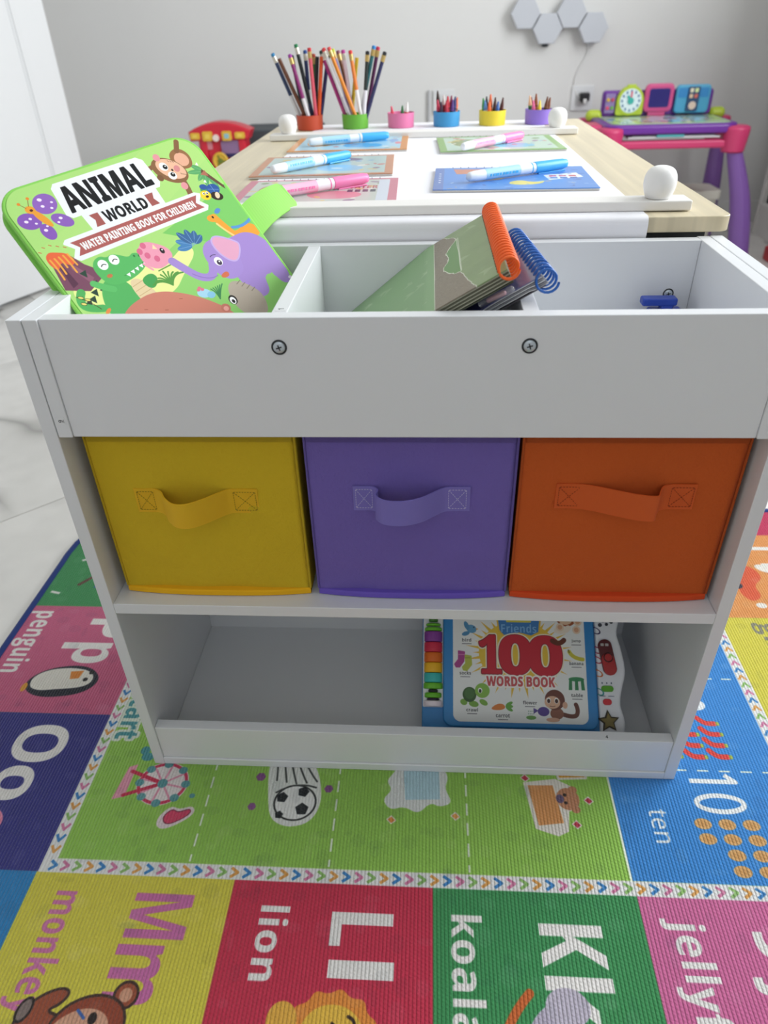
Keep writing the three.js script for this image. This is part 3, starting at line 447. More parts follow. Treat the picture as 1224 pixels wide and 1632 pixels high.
  ell(c, X(173), Y(-37.6), 8, 2.6, '#d9ac92'); ell(c, X(162), Y(-47), 7, 5.4, '#5a4794'); poly(c, [[X(150), Y(-51)], [X(156), Y(-48)], [X(150), Y(-44)]], '#5a4794'); ell(c, X(147), Y(-39.6), 6, 2.4, '#6fa557'); for (let k = 0; k < 8; k++) ell(c, X(144 + (k % 4) * 2), Y(-47 + (k >> 2) * 3), .6, .8, '#8fae9e'); word('flower', 146, -56);
  // table
  ell(c, X(203), Y(-86), 9.4, 2.6, '#3f8f5c'); for (const x of [196, 203, 210]) poly(c, [[X(x - 1.8), Y(-86)], [X(x + 1.8), Y(-86)], [X(x + 2.2 + (x - 203) * .1), Y(-73)], [X(x - 2 + (x - 203) * .1), Y(-73)]], '#3a8555'); word('table', 203, -66);
  // banana
  curve(c, [[X(196), Y(-119)], [X(200), Y(-111)], [X(212), Y(-110)]], '#cfc63e', 4.6); line(c, [[X(195), Y(-121)], [X(196), Y(-118)]], '#75702a', 1.6); word('banana', 204, -104);
  // jumping monkey (upper right)
  ell(c, X(194), Y(-162), 13, 12, '#a4562c'); ell(c, X(193), Y(-158), 8, 6, '#e7c4a2'); curve(c, [[X(182), Y(-145)], [X(190), Y(-142)], [X(196), Y(-148)]], '#efe3d2', 7); curve(c, [[X(176), Y(-132)], [X(184), Y(-126)], [X(190), Y(-133)]], '#6a3420', 6); for (const [x, t] of [[186, -149], [206, -146], [208, -156]]) { ell(c, X(x), Y(t), 5, 5, '#e9d2b8'); ell(c, X(x), Y(t), 3, 3, '#dba783'); } word('jump', 205, -131);
}
{
  const a = 39 * Math.PI / 180, t = thing('word_book_toy', 'blue talking word book toy leaning against the back of the bottom shelf', 'toy book');
  basis(t, [0, .0160, -.0200], [1, 0, -.0], [0, Math.sin(a), -Math.cos(a)]);
  const k = .001, blue = plastic('#2f86c8', .4), white = plastic('#e9ebf0', .4);
  const P = (x0, x1, t0, t1, r) => roundRect((x1 - x0) * k, (t1 - t0) * k, r * k, x0 * k, -t1 * k);
  part(t, 'base', extrude(P(15, 231, -236, -21, 6), .013, .002).translate(0, 0, -.0190), blue);
  part(t, 'page_frame', extrude(P(41, 227.5, -236, -27, 11), .0062, .0018).translate(0, 0, -.0061), blue);
  part(t, 'printed_page', fitUV(extrude(P(53, 215.5, -233, -33, 9), .0006, .0001).translate(0, 0, .0000), .052, .030, .163, .206), mat('#ffffff', .5, { map: canvas(978, 1236, drawWordPage) }));
  part(t, 'spine_plate', extrude(P(16, 41, -236, -49, 2), .003, .001).translate(0, 0, -.0062), white);
  const roll = (name, t0, t1, r, c) => part(t, name, new THREE.LatheGeometry([[0, 0], [r - 1.2, 0], [r, 1], [r, t1 - t0 - 1], [r - 1.2, t1 - t0], [0, t1 - t0]].map(p => new THREE.Vector2(p[0] * k, p[1] * k)), 24).translate(.0285, -t1 * k, -.0045), plastic(c, .45));
  const rows = [['spine_ring', -170, -162, 10.5, '#6cbf2c'], ['spine_pin', -160, -153, 6, '#3d7d24'], ['spine_ring', -151, -147.6, 9.5, '#6cbf2c'], ['spine_ring', -146, -141.4, 11, '#6cbf2c'], ['page_tab', -141, -128, 11.5, '#8a3f9c'], ['page_tab', -127.6, -115.4, 11.5, '#d62c4c'], ['page_tab', -115, -103, 11.5, '#e8701c'], ['page_tab', -102.6, -90.4, 11.5, '#f4b81e'], ['page_tab', -90, -78.4, 11.5, '#3fbdb8'], ['spine_ring', -78, -70.6, 12, '#6cbf2c'], ['spine_pin', -70.4, -66.4, 6, '#2c2c34'], ['spine_ring', -66.2, -60, 10.6, '#6cbf2c'], ['spine_pin', -59.8, -57, 8, '#4a3a5a'], ['spine_cap', -56.8, -49.6, 11.6, '#efe3ea']];
  for (const [n, a0, a1, r, c] of rows) roll(n, a0, a1, r, c);
  // wavy white control panel on the right
  const s = new THREE.Shape(), edge = [[229, -21], [257, -21], [259.5, -38], [255.5, -57], [258, -74], [263, -92], [263.4, -106], [260, -126], [256.4, -143], [259.6, -158], [261, -180], [257, -205], [259, -232], [229, -236]];
  s.moveTo(edge[0][0] * k, -edge[0][1] * k); s.lineTo(edge[1][0] * k, -edge[1][1] * k); s.splineThru(edge.slice(2, 13).map(e => new THREE.Vector2(e[0] * k, -e[1] * k))); s.lineTo(edge[13][0] * k, -edge[13][1] * k);
  part(t, 'control_panel', extrude(s, .015, .003).translate(0, 0, -.0175), white);
  const tilt = .17, pill = (w, h) => roundRect(w * k, h * k, Math.min(w, h) * .49 * k, -w * k / 2, -h * k / 2);
  const ov = part(t, 'oval_button', extrude(pill(17, 44), .003, .0009).rotateZ(tilt).translate(.2425, .1135, -.0032), plastic('#5b2024', .25), 'dark oval button with a red end');
  part(ov, 'button_end', extrude(pill(15.5, 27), .0012, .0004).rotateZ(tilt).translate(.2438, .1050, -.0005), plastic('#b3292c', .25)); part(ov, 'button_icon', new THREE.TorusGeometry(.0052, .0007, 6, 24).translate(.2430, .1130, .0008), plastic('#4c1216')); part(ov, 'button_mark', [-1, 1].map(d => box(-.002, .002, -.0016, .0016, 0, .0008, .0003).translate(.2395 + d * .0028, .1285, -.0003)), plastic('#b9b3b0'));
  part(t, 'slide_switch', extrude(pill(14.5, 7.4), .003, .0009).translate(.2402, .0757, -.0032), plastic('#58a820', .3)); part(t, 'power_button', extrude(pill(10.5, 7.4), .003, .0009).translate(.2392, .0601, -.0032), plastic('#cf2434', .3));
  const st = new THREE.Shape(); for (let i = 0; i < 10; i++) { const q = Math.PI / 2 + i * Math.PI / 5 + .06, r = (i % 2 ? 6.6 : 13.4) * k; i ? st.lineTo(Math.cos(q) * r, Math.sin(q) * r) : st.moveTo(Math.cos(q) * r, Math.sin(q) * r); }
  const sb = part(t, 'star_button', extrude(st, .0042, .0012, 4).translate(.2392, .0375, -.0036), plastic('#3a3016', .3)); const st2 = st.clone(); part(sb, 'star_face', extrude(st, .0012, .0004, 4).scale(.74, .74, 1).translate(.2392, .0375, .0002), plastic('#7a6a2c', .35));
  const loops = ['#3b2a66', '#b02a5c', '#c03055', '#d9773a', '#3a9c9c'], lt = [-146, -122, -110, -94, -72]; lt.forEach((v, i) => part(t, 'printed_loop', new THREE.TorusGeometry(.0042, .0007, 6, 20, Math.PI * 1.3).scale(.8, 1.4, 1).rotateZ(-Math.PI * .65).translate(.2300, -v * k, -.0024), plastic(loops[i])));
  for (const [x, v, r] of [[236, -153, 2.4], [244, -154, 2], [250, -157, 2.2], [240, -158, 1.8]]) part(t, 'speaker_hole', cyl(r * k, r * k, .0008, 16).rotateX(Math.PI / 2).translate(x * k, -v * k, -.0023), plastic('#3a3c46'));
  const marks = []; for (let i = 0; i < 3; i++) marks.push(box(-.0007, .0007, -.001, .001, 0, .0003, 0).translate(.2345 + i * .0055, .0825, -.0024)); for (let i = 0; i < 2; i++) marks.push(box(-.0035, .0035, -.0004, .0004, 0, .0003, 0).translate(.2340 + i * .0105, .0670, -.0024)); part(t, 'printed_marks', marks, plastic('#4a5872'));
}
// ---------------------------------------------------------------- play rug
const RX0 = -.602, RX1 = 1.05, RZ0 = -.56, RZ1 = .75, RW = RX1 - RX0, RD = RZ1 - RZ0;
function drawRug(c, W, H) {                                              // millimetres: x to the right, z towards the camera
  c.scale(W / (RW * 1000), H / (RD * 1000)); c.translate(-RX0 * 1000, -RZ0 * 1000);
  const R = (x0, x1, z0, z1, col) => { c.fillStyle = col; c.fillRect(x0, z0, x1 - x0, z1 - z0); };
  const C = { pink: '#cd6488', navy: '#3a3a86', blue: '#3c8cd8', yellow: '#dcd24c', red: '#cc3550', green: '#3f9458', orange: '#e79a57', lime: '#98cb58', rose: '#d46ea0', white: '#ececea' };
  R(-610, 1060, -570, 760, C.lime);
  // left column, bottom row and right column of letter squares
  const Z = [-692, -485, -278, -71, 137, 344, 551, 760];
  ['#e7a04e', C.green, C.pink, C.navy, '#2f86c4', C.yellow, C.red].forEach((k, i) => R(-594, -393, Z[i], Z[i + 1], k));
  const Xs = [-394, -179, 28.6, 235, 442, 649, 856, 1060]; [C.yellow, C.red, C.green, C.rose, '#e6a23c', C.blue, C.lime].forEach((k, i) => R(Xs[i], Xs[i + 1], 137, 344, k));
  [C.navy, C.orange, C.lime, C.yellow, C.pink, C.green, C.blue].forEach((k, i) => R(Xs[i], Xs[i + 1], 344, 551, k)); [C.red, C.green, C.blue, C.pink, C.navy, C.yellow, C.lime].forEach((k, i) => R(Xs[i], Xs[i + 1], 551, 760, k));
  ['#c22c5c', '#c8345e', C.orange, C.yellow, C.green].slice(1).forEach((k, i) => { const j = i; R(451, 660, Z[j], Z[j + 1], k); }); [C.blue, C.lime, C.navy, C.rose].forEach((k, i) => R(660, 1060, Z[i], Z[i + 1], k));
  // play field
  R(-378, 233, -570, 122, C.lime); R(233, 437, -570, 122, C.blue);
  // arrow strips
  const chev = ['#3f86c6', '#d77fa6', '#8fc06a', '#e3a355'];
  R(-393, -377.5, -570, 137, C.white); R(-393, 1060, 122, 137.5, C.white); R(436, 451.5, -570, 137, C.white);
  const ch = (x, z, rot, k) => { c.save(); c.translate(x, z); c.rotate(rot); line(c, [[-4, -5], [3.4, 0], [-4, 5]], chev[k % 4], 3.0, 'butt'); c.restore(); };
  for (let i = 0; i < 62; i++) ch(-379 + i * 13.2, 129.8, 0, i * 1); for (let i = 0; i < 52; i++) { ch(-385.4, 112 - i * 13, Math.PI / 2, i + 3); ch(443.6, 112 - i * 13, -Math.PI / 2, i + 2); }
  // dashed lanes
  const dash = (x0, z0, x1, z1, d, g) => { const l = Math.hypot(x1 - x0, z1 - z0); for (let s = 0; s < l; s += d + g) line(c, [[x0 + (x1 - x0) * s / l, z0 + (z1 - z0) * s / l], [x0 + (x1 - x0) * Math.min(l, s + d) / l, z0 + (z1 - z0) * Math.min(l, s + d) / l]], '#e9f2e2', 2, 'butt'); };
  for (const x of [-232.5, -82, 67]) dash(x, -560, x, 120, 15, 9); dash(240, -13, 436, -13, 13, 12); dash(240, -157, 436, -157, 13, 12); line(c, [[233.5, -570], [233.5, 122]], '#eef6ea', 2.4);
  const T = (txt, x0, z0, x1, z1, fill = '#f1eeea', font = 'bold 100px sans-serif') => fitText(c, txt, x0, z0, x1, z1, fill, font, null, 0, Math.PI / 2);
  // letter squares
  T('P', -490, -251, -424, -211); T('p', -512, -201, -436, -160); T('penguin', -592, -266, -548, -140);
  T('O', -500, -53, -432, 4); T('o', -499, 8, -450, 56); T('octopus', -592, -60, -550, 70);
  T('N', -500, 158, -434, 205); T('n', -500, 214, -452, 255); T('nest', -590, 160, -556, 240);
  line(c, [[-545, -330], [-490, -400]], '#6c4038', 6); line(c, [[-516, -325], [-470, -340]], '#2f66a8', 5); line(c, [[-584, -312], [-568, -308]], '#e9e9e4', 5, 'butt'); line(c, [[-566, -392], [-546, -402]], '#e9e9e4', 5, 'butt'); line(c, [[-556, -410], [-540, -416]], '#e9e9e4', 4, 'butt');
  T('M', -278, 155, -217, 199, '#d174ad'); T('m', -279, 204, -231, 256, '#d174ad'); T('monkey', -372, 156, -331, 269, '#d77cae');
  T('L', -73, 165.5, -11, 198); T('l', -72, 209, -9, 226); T('lion', -146, 162, -116, 231);
  T('K', 132, 168, 193, 208); T('k', 131, 214, 195, 256); T('koala', 46, 163, 77, 268);
  T('J', 337, 167, 402, 192); T('j', 324, 207, 396, 223); T('jellyfish', 252, 158, 295, 305);
  T('I', 545, 168, 610, 185); T('iguana', 462, 158, 505, 300); T('G', 545, -262, 612, -210, '#8d8a76'); T('giraffe', 492, -268, 533, -120, '#8d8a76');
  // penguin
  blob(c, [[-522, -142], [-500, -152], [-470, -156], [-448, -150], [-432, -134], [-436, -116], [-452, -104], [-480, -98], [-508, -98], [-528, -108], [-534, -124]], '#232733'); blob(c, [[-528, -134], [-508, -148], [-478, -151], [-452, -147], [-440, -134], [-444, -120], [-462, -114], [-486, -112], [-508, -108], [-526, -114]], '#e8e4da'); poly(c, [[-478, -144], [-460, -146], [-462, -132], [-474, -130]], '#e08a3a'); ell(c, -448, -143, 3.4, 3.4, '#222'); ell(c, -452, -130, 3.4, 3.4, '#222'); ell(c, -532, -114, 4, 8, '#e0a03a');
  blob(c, [[-500, 62], [-470, 66], [-458, 84], [-470, 104], [-500, 110], [-540, 96], [-530, 72]], '#ea8cab');
  // monkey
blob(c, [[-352, 268], [-336, 252], [-318, 244], [-308, 248], [-314, 258], [-326, 264], [-308, 268], [-318, 288], [-350, 290]], '#a2543a', '#43302a', 2.4); ell(c, -346, 264, 6, 10, '#8a7a74', .3, '#2e2624', 2.2); ell(c, -256, 248, 11, 11, '#a2543a', 0, '#43302a', 2.4); ell(c, -256, 248, 6, 6, '#d9a184'); ell(c, -284, 276, 35, 26, '#9a4a33', -.3, '#43302a', 2.4); ell(c, -290, 281, 28, 20, '#dba68a', -.3); ell(c, -280, 268, 4, 5, '#2c2320'); line(c, [[-296, 262], [-288, 268]], '#3f66b0', 2.4);
  // lion
  { const pts = []; for (let i = 0; i < 22; i++) { const a = i / 22 * TAU, r = i % 2 ? 44 : 36; pts.push([-62 + Math.cos(a) * r, 270 + Math.sin(a) * r * .86]); } blob(c, pts, '#e8913e'); ell(c, -62, 272, 29, 25, '#ecbf4a'); ell(c, -108, 262, 14, 16, '#e9b24a'); curve(c, [[-62, 262], [-54, 266], [-58, 274]], '#3a2a20', 2.6); curve(c, [[-48, 256], [-40, 258], [-42, 266]], '#3a2a20', 2.6); }
  // koala, fox, bits
  blob(c, [[118, 248], [142, 232], [158, 244], [160, 290], [120, 300], [108, 272]], '#b9b1c4'); ell(c, 150, 240, 20, 16, '#c3bccc'); curve(c, [[84, 290], [90, 256], [117, 230]], '#cf6a33', 8); for (let k = 0; k < 12; k++) ell(c, 74 + (k % 4) * 11, 262 + (k >> 2) * 9, 5, 4, k % 2 ? '#7fae4a' : '#4d8a3c');
  for (const z of [-452, -408]) { c.fillStyle = '#f1eeea'; c.fillRect(540 + (z + 452) * .45, z, 90, 9); } blob(c, [[508, -398], [540, -404], [552, -372], [528, -352], [534, -326], [512, -312], [500, -340], [514, -362]], '#e2603e'); ell(c, 524, -306, 8, 6, '#f2ece4'); ell(c, 503, -352, 9, 8, '#3a3a48'); ell(c, 562, -394, 16, 9, '#f2ece4', .5); ell(c, 574, -382, 12, 6, '#e2603e');
  // "start", ferris wheel and heart
  fitText(c, 'start', -375, -116, -347, -34, null, 'bold 100px sans-serif', '#dfe9d8', 8, Math.PI / 2); T('start', -375, -116, -347, -34, '#4f9aa0'); ell(c, -328, -18, 6, 6, '#4f9aa0'); ell(c, -322, -9, 8, 6, '#4f9aa0');
  poly(c, [[-340, 6], [-330, 2], [-332, 46], [-346, 50]], '#eaa0b4'); ell(c, -292, 27, 31, 29, '#efe6e4'); ell(c, -292, 27, 28, 26, null, 0, '#d23a5c', 3.6); for (let i = 0; i < 8; i++) { const a = i * TAU / 8 + .2; line(c, [[-292, 27], [-292 + Math.cos(a) * 26, 27 + Math.sin(a) * 24]], '#e79ab2', 2.4); } for (let i = 0; i < 8; i++) { const a = i * TAU / 8; ell(c, -292 + Math.cos(a) * 28, 27 + Math.sin(a) * 26, 5.4, 5, '#5f9da2'); } line(c, [[-334, 12], [-292, 27], [-334, 44]], '#cf3454', 4.6); ell(c, -292, 27, 6, 6, '#5f9da2'); ell(c, -252, 42, 3.4, 3, '#5f9da2');
  blob(c, [[-283, 68], [-272, 55], [-262, 60], [-248, 54], [-242, 62], [-252, 74], [-274, 86], [-284, 80]], '#e9dadb'); blob(c, [[-279, 70], [-270, 59], [-262, 64], [-250, 58], [-247, 63], [-256, 72], [-272, 80]], '#dd4a6c', '#7c2a40', 1);
  // football with a tail of speed lines
  blob(c, [[-172, -16], [-140, -34], [-112, -8], [-98, 38], [-106, 68], [-130, 78], [-154, 70], [-162, 46]], '#e9ece6'); for (let k = 0; k < 5; k++) curve(c, [[-156 + k * 12, 22 - Math.abs(k - 2) * 2], [-158 + k * 8, -4], [-164 + k * 6, -40]], '#3a3f3c', 2); curve(c, [[-154, 34], [-132, 18], [-108, 26]], '#3a3f3c', 2); ell(c, -130, 46, 24, 22, '#f2f3f0', 0, '#2d3130', 2); for (const [x, z, s] of [[-146, 40, 7], [-122, 32, 7], [-121, 54, 8], [-146, 62, 5]]) { const p = []; for (let i = 0; i < 5; i++) p.push([x + Math.cos(i * TAU / 5 + x) * s, z + Math.sin(i * TAU / 5 + x) * s]); poly(c, p, '#22272a'); }
  const hexa = (x, z, s, k) => { const p = []; for (let i = 0; i < 6; i++) p.push([x + Math.cos(i * TAU / 6) * s, z + Math.sin(i * TAU / 6) * s]); poly(c, p, k); }; hexa(-176, 14, 6, '#8c5590'); hexa(-93, 27, 5.4, '#8c5590'); hexa(-179, 53, 5, '#8c5590');
  // cloud with a pale blue panel, orange squares
  blob(c, [[-20, 6], [-10, -10], [14, -16], [38, -10], [48, 6], [42, 22], [52, 40], [36, 46], [26, 40], [12, 56], [-4, 46], [-20, 52], [-30, 38], [-18, 26], [-26, 14]], '#e6e9e6'); poly(c, [[-6, 0], [36, -2], [37, 36], [-3, 38]], '#b9dbe6'); for (const [x, z, k] of [[-18, 63, '#e8944a'], [54, 56, '#e8a45a'], [188, 61, '#c23a4e'], [206, 31, '#c23a4e'], [137, 4, '#c23a4e']]) poly(c, [[x - 5, z], [x, z - 4.5], [x + 5, z + 1], [x, z + 5]], k, '#e9e3d8', 1.2);
  // bear with a box
  poly(c, [[134, 10], [172, 4], [190, 14], [194, 40], [182, 46], [178, 70], [166, 76], [142, 68]], '#e9e3d8'); poly(c, [[139, 14], [168, 13], [174, 60], [146, 64]], '#dd9a5e'); ell(c, 183, 30, 13, 14, '#c68a66'); for (const z of [18, 43]) ell(c, 190, z, 5, 4.6, '#c68a66'); ell(c, 180, 25, 2, 2, '#2c2320'); ell(c, 180, 35, 2, 2, '#2c2320'); ell(c, 174, 30, 4.6, 5.6, '#6a5a78'); poly(c, [[172, -20], [210, -18], [208, 2], [176, 4]], '#e4a93e', '#e9e3d8', 3);
  // counting field: ten, digits, coins, chillies
  line(c, [[327, 1], [379, 1], [369, -8]], '#eef1f2', 6, 'butt'); ell(c, 353, 29.5, 26, 10, null, 0, '#eef1f2', 6); T('ten', 270, 39, 289, 79, '#e4ecf2', '100px sans-serif');
  for (let r = 0; r < 6; r++) for (let k = 0; k < 3; k++) { if (r > 1 && !k) continue; const x = 326 + k * 26 - (r > 1 ? 1.5 : 0), z = 55 + r * 17.6; if (z > 112) continue; ell(c, x, z, 9.4, 6.6, '#d9a86c'); ell(c, x, z, 5.6, 3.8, '#cf9a5c'); }
  for (let r = 0; r < 4; r++) for (let k = 0; k < 3; k++) { if (k < 2 && !r) continue; const x = 316 + k * 29, z = -84 + r * 16.4 + (k < 2 ? 1 : 0); curve(c, [[x - 11, z - 7], [x - 6, z], [x + 2, z + 2], [x + 8, z + 1.5]], '#e2463f', 7.4); ell(c, x + 12, z + 1.5, 2.2, 3, '#a8b64a'); } ell(c, 368, -112, 12, 9, '#eef1f2');
  const r = rng(77); for (let k = 0; k < 2600; k++) { c.globalAlpha = .05; ell(c, -610 + 1680 * r(), -570 + 1330 * r(), 3 + 7 * r(), 3 + 7 * r(), r() > .5 ? '#ffffff' : '#10203a'); } c.globalAlpha = 1;
}
{
  const a = noiseField(256, 64, 31), b = noiseField(256, 128, 32);
  const rib = dataTex(256, 256, (x, y) => { const ph = x / 256 * 8, tw = (y / 256 * 8 + Math.floor(ph) * .5) % 1, k = Math.pow(Math.abs(Math.sin(Math.PI * ph)), .7), t = .86 + .14 * Math.sin(Math.PI * 2 * tw + 2.2 * (ph % 1)); const v = 255 * Math.min(1, Math.max(0, k * t * .74 + .34 * a(x, y) * b(x, y))); return [v, v, v]; });
  rib.repeat.set(RW / .030, RD / .030);
  const shape = new THREE.Shape(), q = .13, sx = RX0 + .004, ex = RX1, sz = -RZ1, ez = -RZ0;
  shape.moveTo(sx, sz); shape.lineTo(ex, sz); shape.lineTo(ex, ez); shape.lineTo(sx + q, ez); shape.absarc(sx + q, ez - q, q, Math.PI / 2, Math.PI); shape.lineTo(sx, sz);
  const rug = thing('play_rug', 'large ribbed play rug with coloured alphabet squares, lying under the storage unit', 'rug');
  const g = extrude(shape, .0056, .0012, 12).rotateX(-Math.PI / 2).translate(0, -.0057, 0);
  fitUV(g, RX0, RZ1, RW, -RD, 0, 2);
  part(rug, 'printed_pile', g, mat('#ffffff', .92, { map: canvas(2048, 1624, drawRug), bumpMap: rib, bumpScale: .0024, sheen: .35, sheenRoughness: .6, sheenColor: new THREE.Color('#ffffff') }));
  const bt = []; const P = (x, z) => V(x, -.0028, z); bt.push(new THREE.TubeGeometry(new THREE.CatmullRomCurve3([P(sx, RZ1), P(sx, .3), P(sx, -.1), P(sx, -.4), P(sx, RZ0 + q), P(sx + q * .3, RZ0 + q * .3), P(sx + q, RZ0), P(sx + .3, RZ0), P(ex, RZ0)], false, 'centripetal'), 90, .0062, 8));
  part(rug, 'edge_binding', bt, mat('#1f3574', .85));
}

// ---------------------------------------------------------------- drawing table
const TY = .572;
{
  const a = noiseField(512, 6, 51), b = noiseField(512, 90, 52), d = noiseField(512, 200, 53);
  const wood = dataTex(512, 512, (x, y) => { const v = .5 * b(x, y / 14) + .3 * d(x, y / 20) + .35 * a(x, y / 3); const k = 1 - .13 * v; return [231 * k, 217 * k, 184 * k]; }, true);
  const t = thing('drawing_table', 'pale maple drawing table behind the white storage unit', 'table');
  const top = fitUV(extrude(roundRect(.609, .882, .012, -.2925, .2318), .015, .0012, 8).rotateX(-Math.PI / 2).translate(0, TY - .015, 0), -.3, -1.2, .62, 1.2, 0, 2);
  part(t, 'tabletop', top, mat('#ffffff', .3, { map: wood }));
  part(t, 'gap_shade_board', box(-.28, .3020, .470, TY - .0152, -.272, -.258, .001), darkSteelAndShade, 'added dark board standing in for the shade under the front edge');  // added board, coloured dark in place of the shade below the tabletop
  for (const x of [-.225, .235]) for (const z of [-.50, -1.04]) part(t, 'leg', new THREE.CylinderGeometry(.019, .014, TY - .015 - FY - .0065, 20).translate(x, (TY - .015 + FY + .0065) / 2 - (z < -.5 ? .003 : 0), z), whiteWood);
}
// the paper rolls off over the front edge
{
  const pts = [[-1.105, TY + .0006], [-.9, TY + .0006], [-.6, TY + .0006], [-.30, TY + .0006], [-.2420, TY + .0008], [-.2345, TY + .0007], [-.2303, .5707], [-.2286, .5665], [-.2284, .5610], [-.2288, .5550], [-.2300, .5500], [-.2340, .5470]];
  const g = bentSheet(smooth2(pts, 70), .0004, .4405, true);          // path (z, y), length along x
  g.applyMatrix4(new THREE.Matrix4().set(0, 0, 1, 0, 0, 1, 0, 0, 1, 0, 0, 0, 0, 0, 0, 1)).translate(-.2060, 0, 0); g.computeVertexNormals();
  single('paper_sheet', g, mat('#eeeef3', .7), 'long white sheet of roll paper across the table, wrapping down its front edge', 'paper');
}
function bar(z0, z1, x0, x1, label) {
  const t = thing('paper_bar', label, 'paper holder');
  part(t, 'bar', box(x0, x1, TY + .0008, TY + .0105, z0, z1, .0016, 2), whiteWood);
  for (const x of [-.2325, z0 < -.5 ? .238 : .2505]) {
    const pr = [[0, 0], [.0105, 0], [.0132, .0032], [.0154, .0095], [.0160, .016], [.0149, .0222], [.0118, .0270], [.0065, .0296], [0, .0303]].map(p => new THREE.Vector2(...p));
    part(t, 'knob', new THREE.LatheGeometry(new THREE.SplineCurve(pr).getPoints(40), 40).translate(x, TY + .0103, (z0 + z1) / 2), mat('#f0efed', .38));
  }
}
bar(-.2840, -.2530, -.2830, .2815, 'white paper bar with round knobs clamped near the front edge of the table');
bar(-.9000, -.8660, -.2640, .2725, 'white paper bar with round knobs clamped across the table before the cups');

// colouring booklets
function booklet(cx, cz, w, d, turn, edge, kind, label) {
  const t = thing('colouring_booklet', label, 'booklet', [cx, TY + .0008, cz], turn, 'water colouring booklets on the table');
  const tex = canvas(480, 400, (c, W, H) => {
    const r = rng(kind * 13 + 3); c.fillStyle = edge; c.fillRect(0, 0, W, H); const inn = kind === 5 ? 0 : 22; c.fillStyle = ['#d9e7ea', '#a9cfe0', '#b4c8c4', '#c3c8c0', '#bcd4c4', '#5b8fd4'][kind]; if (inn) c.fillRect(inn + 6, inn, W - 2 * inn - 12, H - 2 * inn); else { c.fillStyle = '#5a90d8'; c.fillRect(0, 0, W, H); }
    if (kind === 5) { c.fillStyle = '#5f7dbd'; c.fillRect(0, 0, 30, H); poly(c, [[60, 30], [200, 40], [190, 120], [70, 130]], '#c8836a'); blob(c, [[90, 150], [180, 140], [230, 200], [190, 260], [120, 230]], '#d0a45c'); blob(c, [[220, 300], [260, 250], [300, 300], [340, 260], [320, 330], [240, 340]], '#e6d654'); poly(c, [[340, 170], [446, 130], [458, 210], [350, 260]], '#e9eef6'); for (let k = 0; k < 6; k++) { c.fillStyle = k < 3 ? '#c24a5c' : '#3b65b4'; c.fillRect(356 + (k % 3) * 30, k < 3 ? 176 : 212, 22, 24); } for (let k = 0; k < 60; k++) { c.globalAlpha = .5; ell(c, 40 + 430 * r(), 20 + 370 * r(), 3 + 12 * r(), 2 + 7 * r(), ['#3f6fc0', '#86b4e8', '#e0a070', '#4a4a90', '#c7d6ee'][Math.floor(5 * r())], r() * 3); } c.globalAlpha = 1; for (let k = 0; k < 5; k++) ell(c, 10 + 8, 120 + k * 40, 4, 6, '#e9eef6'); return; }
    blob(c, [[50, 120], [110, 70], [180, 110], [190, 220], [120, 300], [60, 250]], ['#c58a52', '#d99a4a', '#8c9a76', '#b98a64', '#8a9a62'][kind] ?? '#aaa'); blob(c, [[200, 240], [280, 200], [380, 240], [370, 330], [240, 340]], ['#4fa0cf', '#5aa6d8', '#8fbfe0', '#d98a98', '#7fc0d8'][kind]); for (let k = 0; k < 34; k++) { c.globalAlpha = .8; ell(c, 40 + 400 * r(), 40 + 320 * r(), 6 + 16 * r(), 5 + 12 * r(), ['#c96a5c', '#6f8f5a', '#7aa8d0', '#e0c06a', '#efe9df', '#8a6a8c'][Math.floor(6 * r())], r() * 3); } c.globalAlpha = 1;
    if (kind === 3) { fitText(c, 'WATER', 320, 130, 420, 180, '#b8505c'); for (let k = 0; k < 4; k++) { c.fillStyle = '#4a4a58'; c.fillRect(330 + k * 23, 196, 16, 40); } c.fillStyle = '#cfd6e2'; c.fillRect(420, 30, 34, 340); c.fillStyle = edge; c.fillRect(454, 0, 30, H); }
    if (kind === 2) { blob(c, [[300, 40], [380, 90], [340, 130], [280, 100]], '#6a6a8e'); }
    if (kind === 1) { ell(c, 420, 150, 20, 40, '#7aa8d8'); ell(c, 440, 220, 14, 30, '#d97a8a'); }
  });
  const lift = (x, z) => .0008 * (1 + Math.sin(x * 31 + kind)) * Math.max(0, z / d + .2);
  for (const [n, y, m, k] of [['back_page', 0, mat('#ded9d2', .6), 0], ['inner_page', .0011, mat('#f0efec', .6), .001], ['cover', .0022, mat('#ffffff', .3, { map: tex }), 0]]) {
    const g = new RoundedBoxGeometry(w - k, .0010, d - k, 1, .0003); fitUV(g, -w / 2, d / 2, w, -d, 0, 2); part(t, n, g.translate(0, y + .0006, 0), m);
  }
  const rings = []; for (let i = 0; i < 15; i++) rings.push(new THREE.TorusGeometry(.0019, .00055, 6, 14).rotateY(Math.PI / 2).translate(-w * .38 + i * w * .054, .0021, -d / 2 + .0006)); part(t, 'wire_binding', rings, mat(kind === 4 ? '#6f9a50' : '#8d8f9a', .4));
}
booklet(-.113, -.792, .190, .168, .01, '#d08a3c', 1, 'orange-framed colouring booklet near the far paper bar, at the back left of the table');
booklet(-.1270, -.5700, .190, .165, .03, '#c48a68', 2, 'copper-framed colouring booklet between the orange-framed and the pink-edged booklet');
booklet(-.1130, -.3790, .188, .150, .02, '#c97a8c', 3, 'pink-edged colouring booklet nearest the green carry strap, at the front left of the table');
booklet(.1270, -.7550, .190, .165, .03, '#8bb46c', 4, 'green-framed colouring booklet near the far paper bar, at the back right of the table');
booklet(.1200, -.4430, .191, .150, -.03, '#4f86d0', 5, 'blue ocean colouring booklet on the right of the paper sheet');

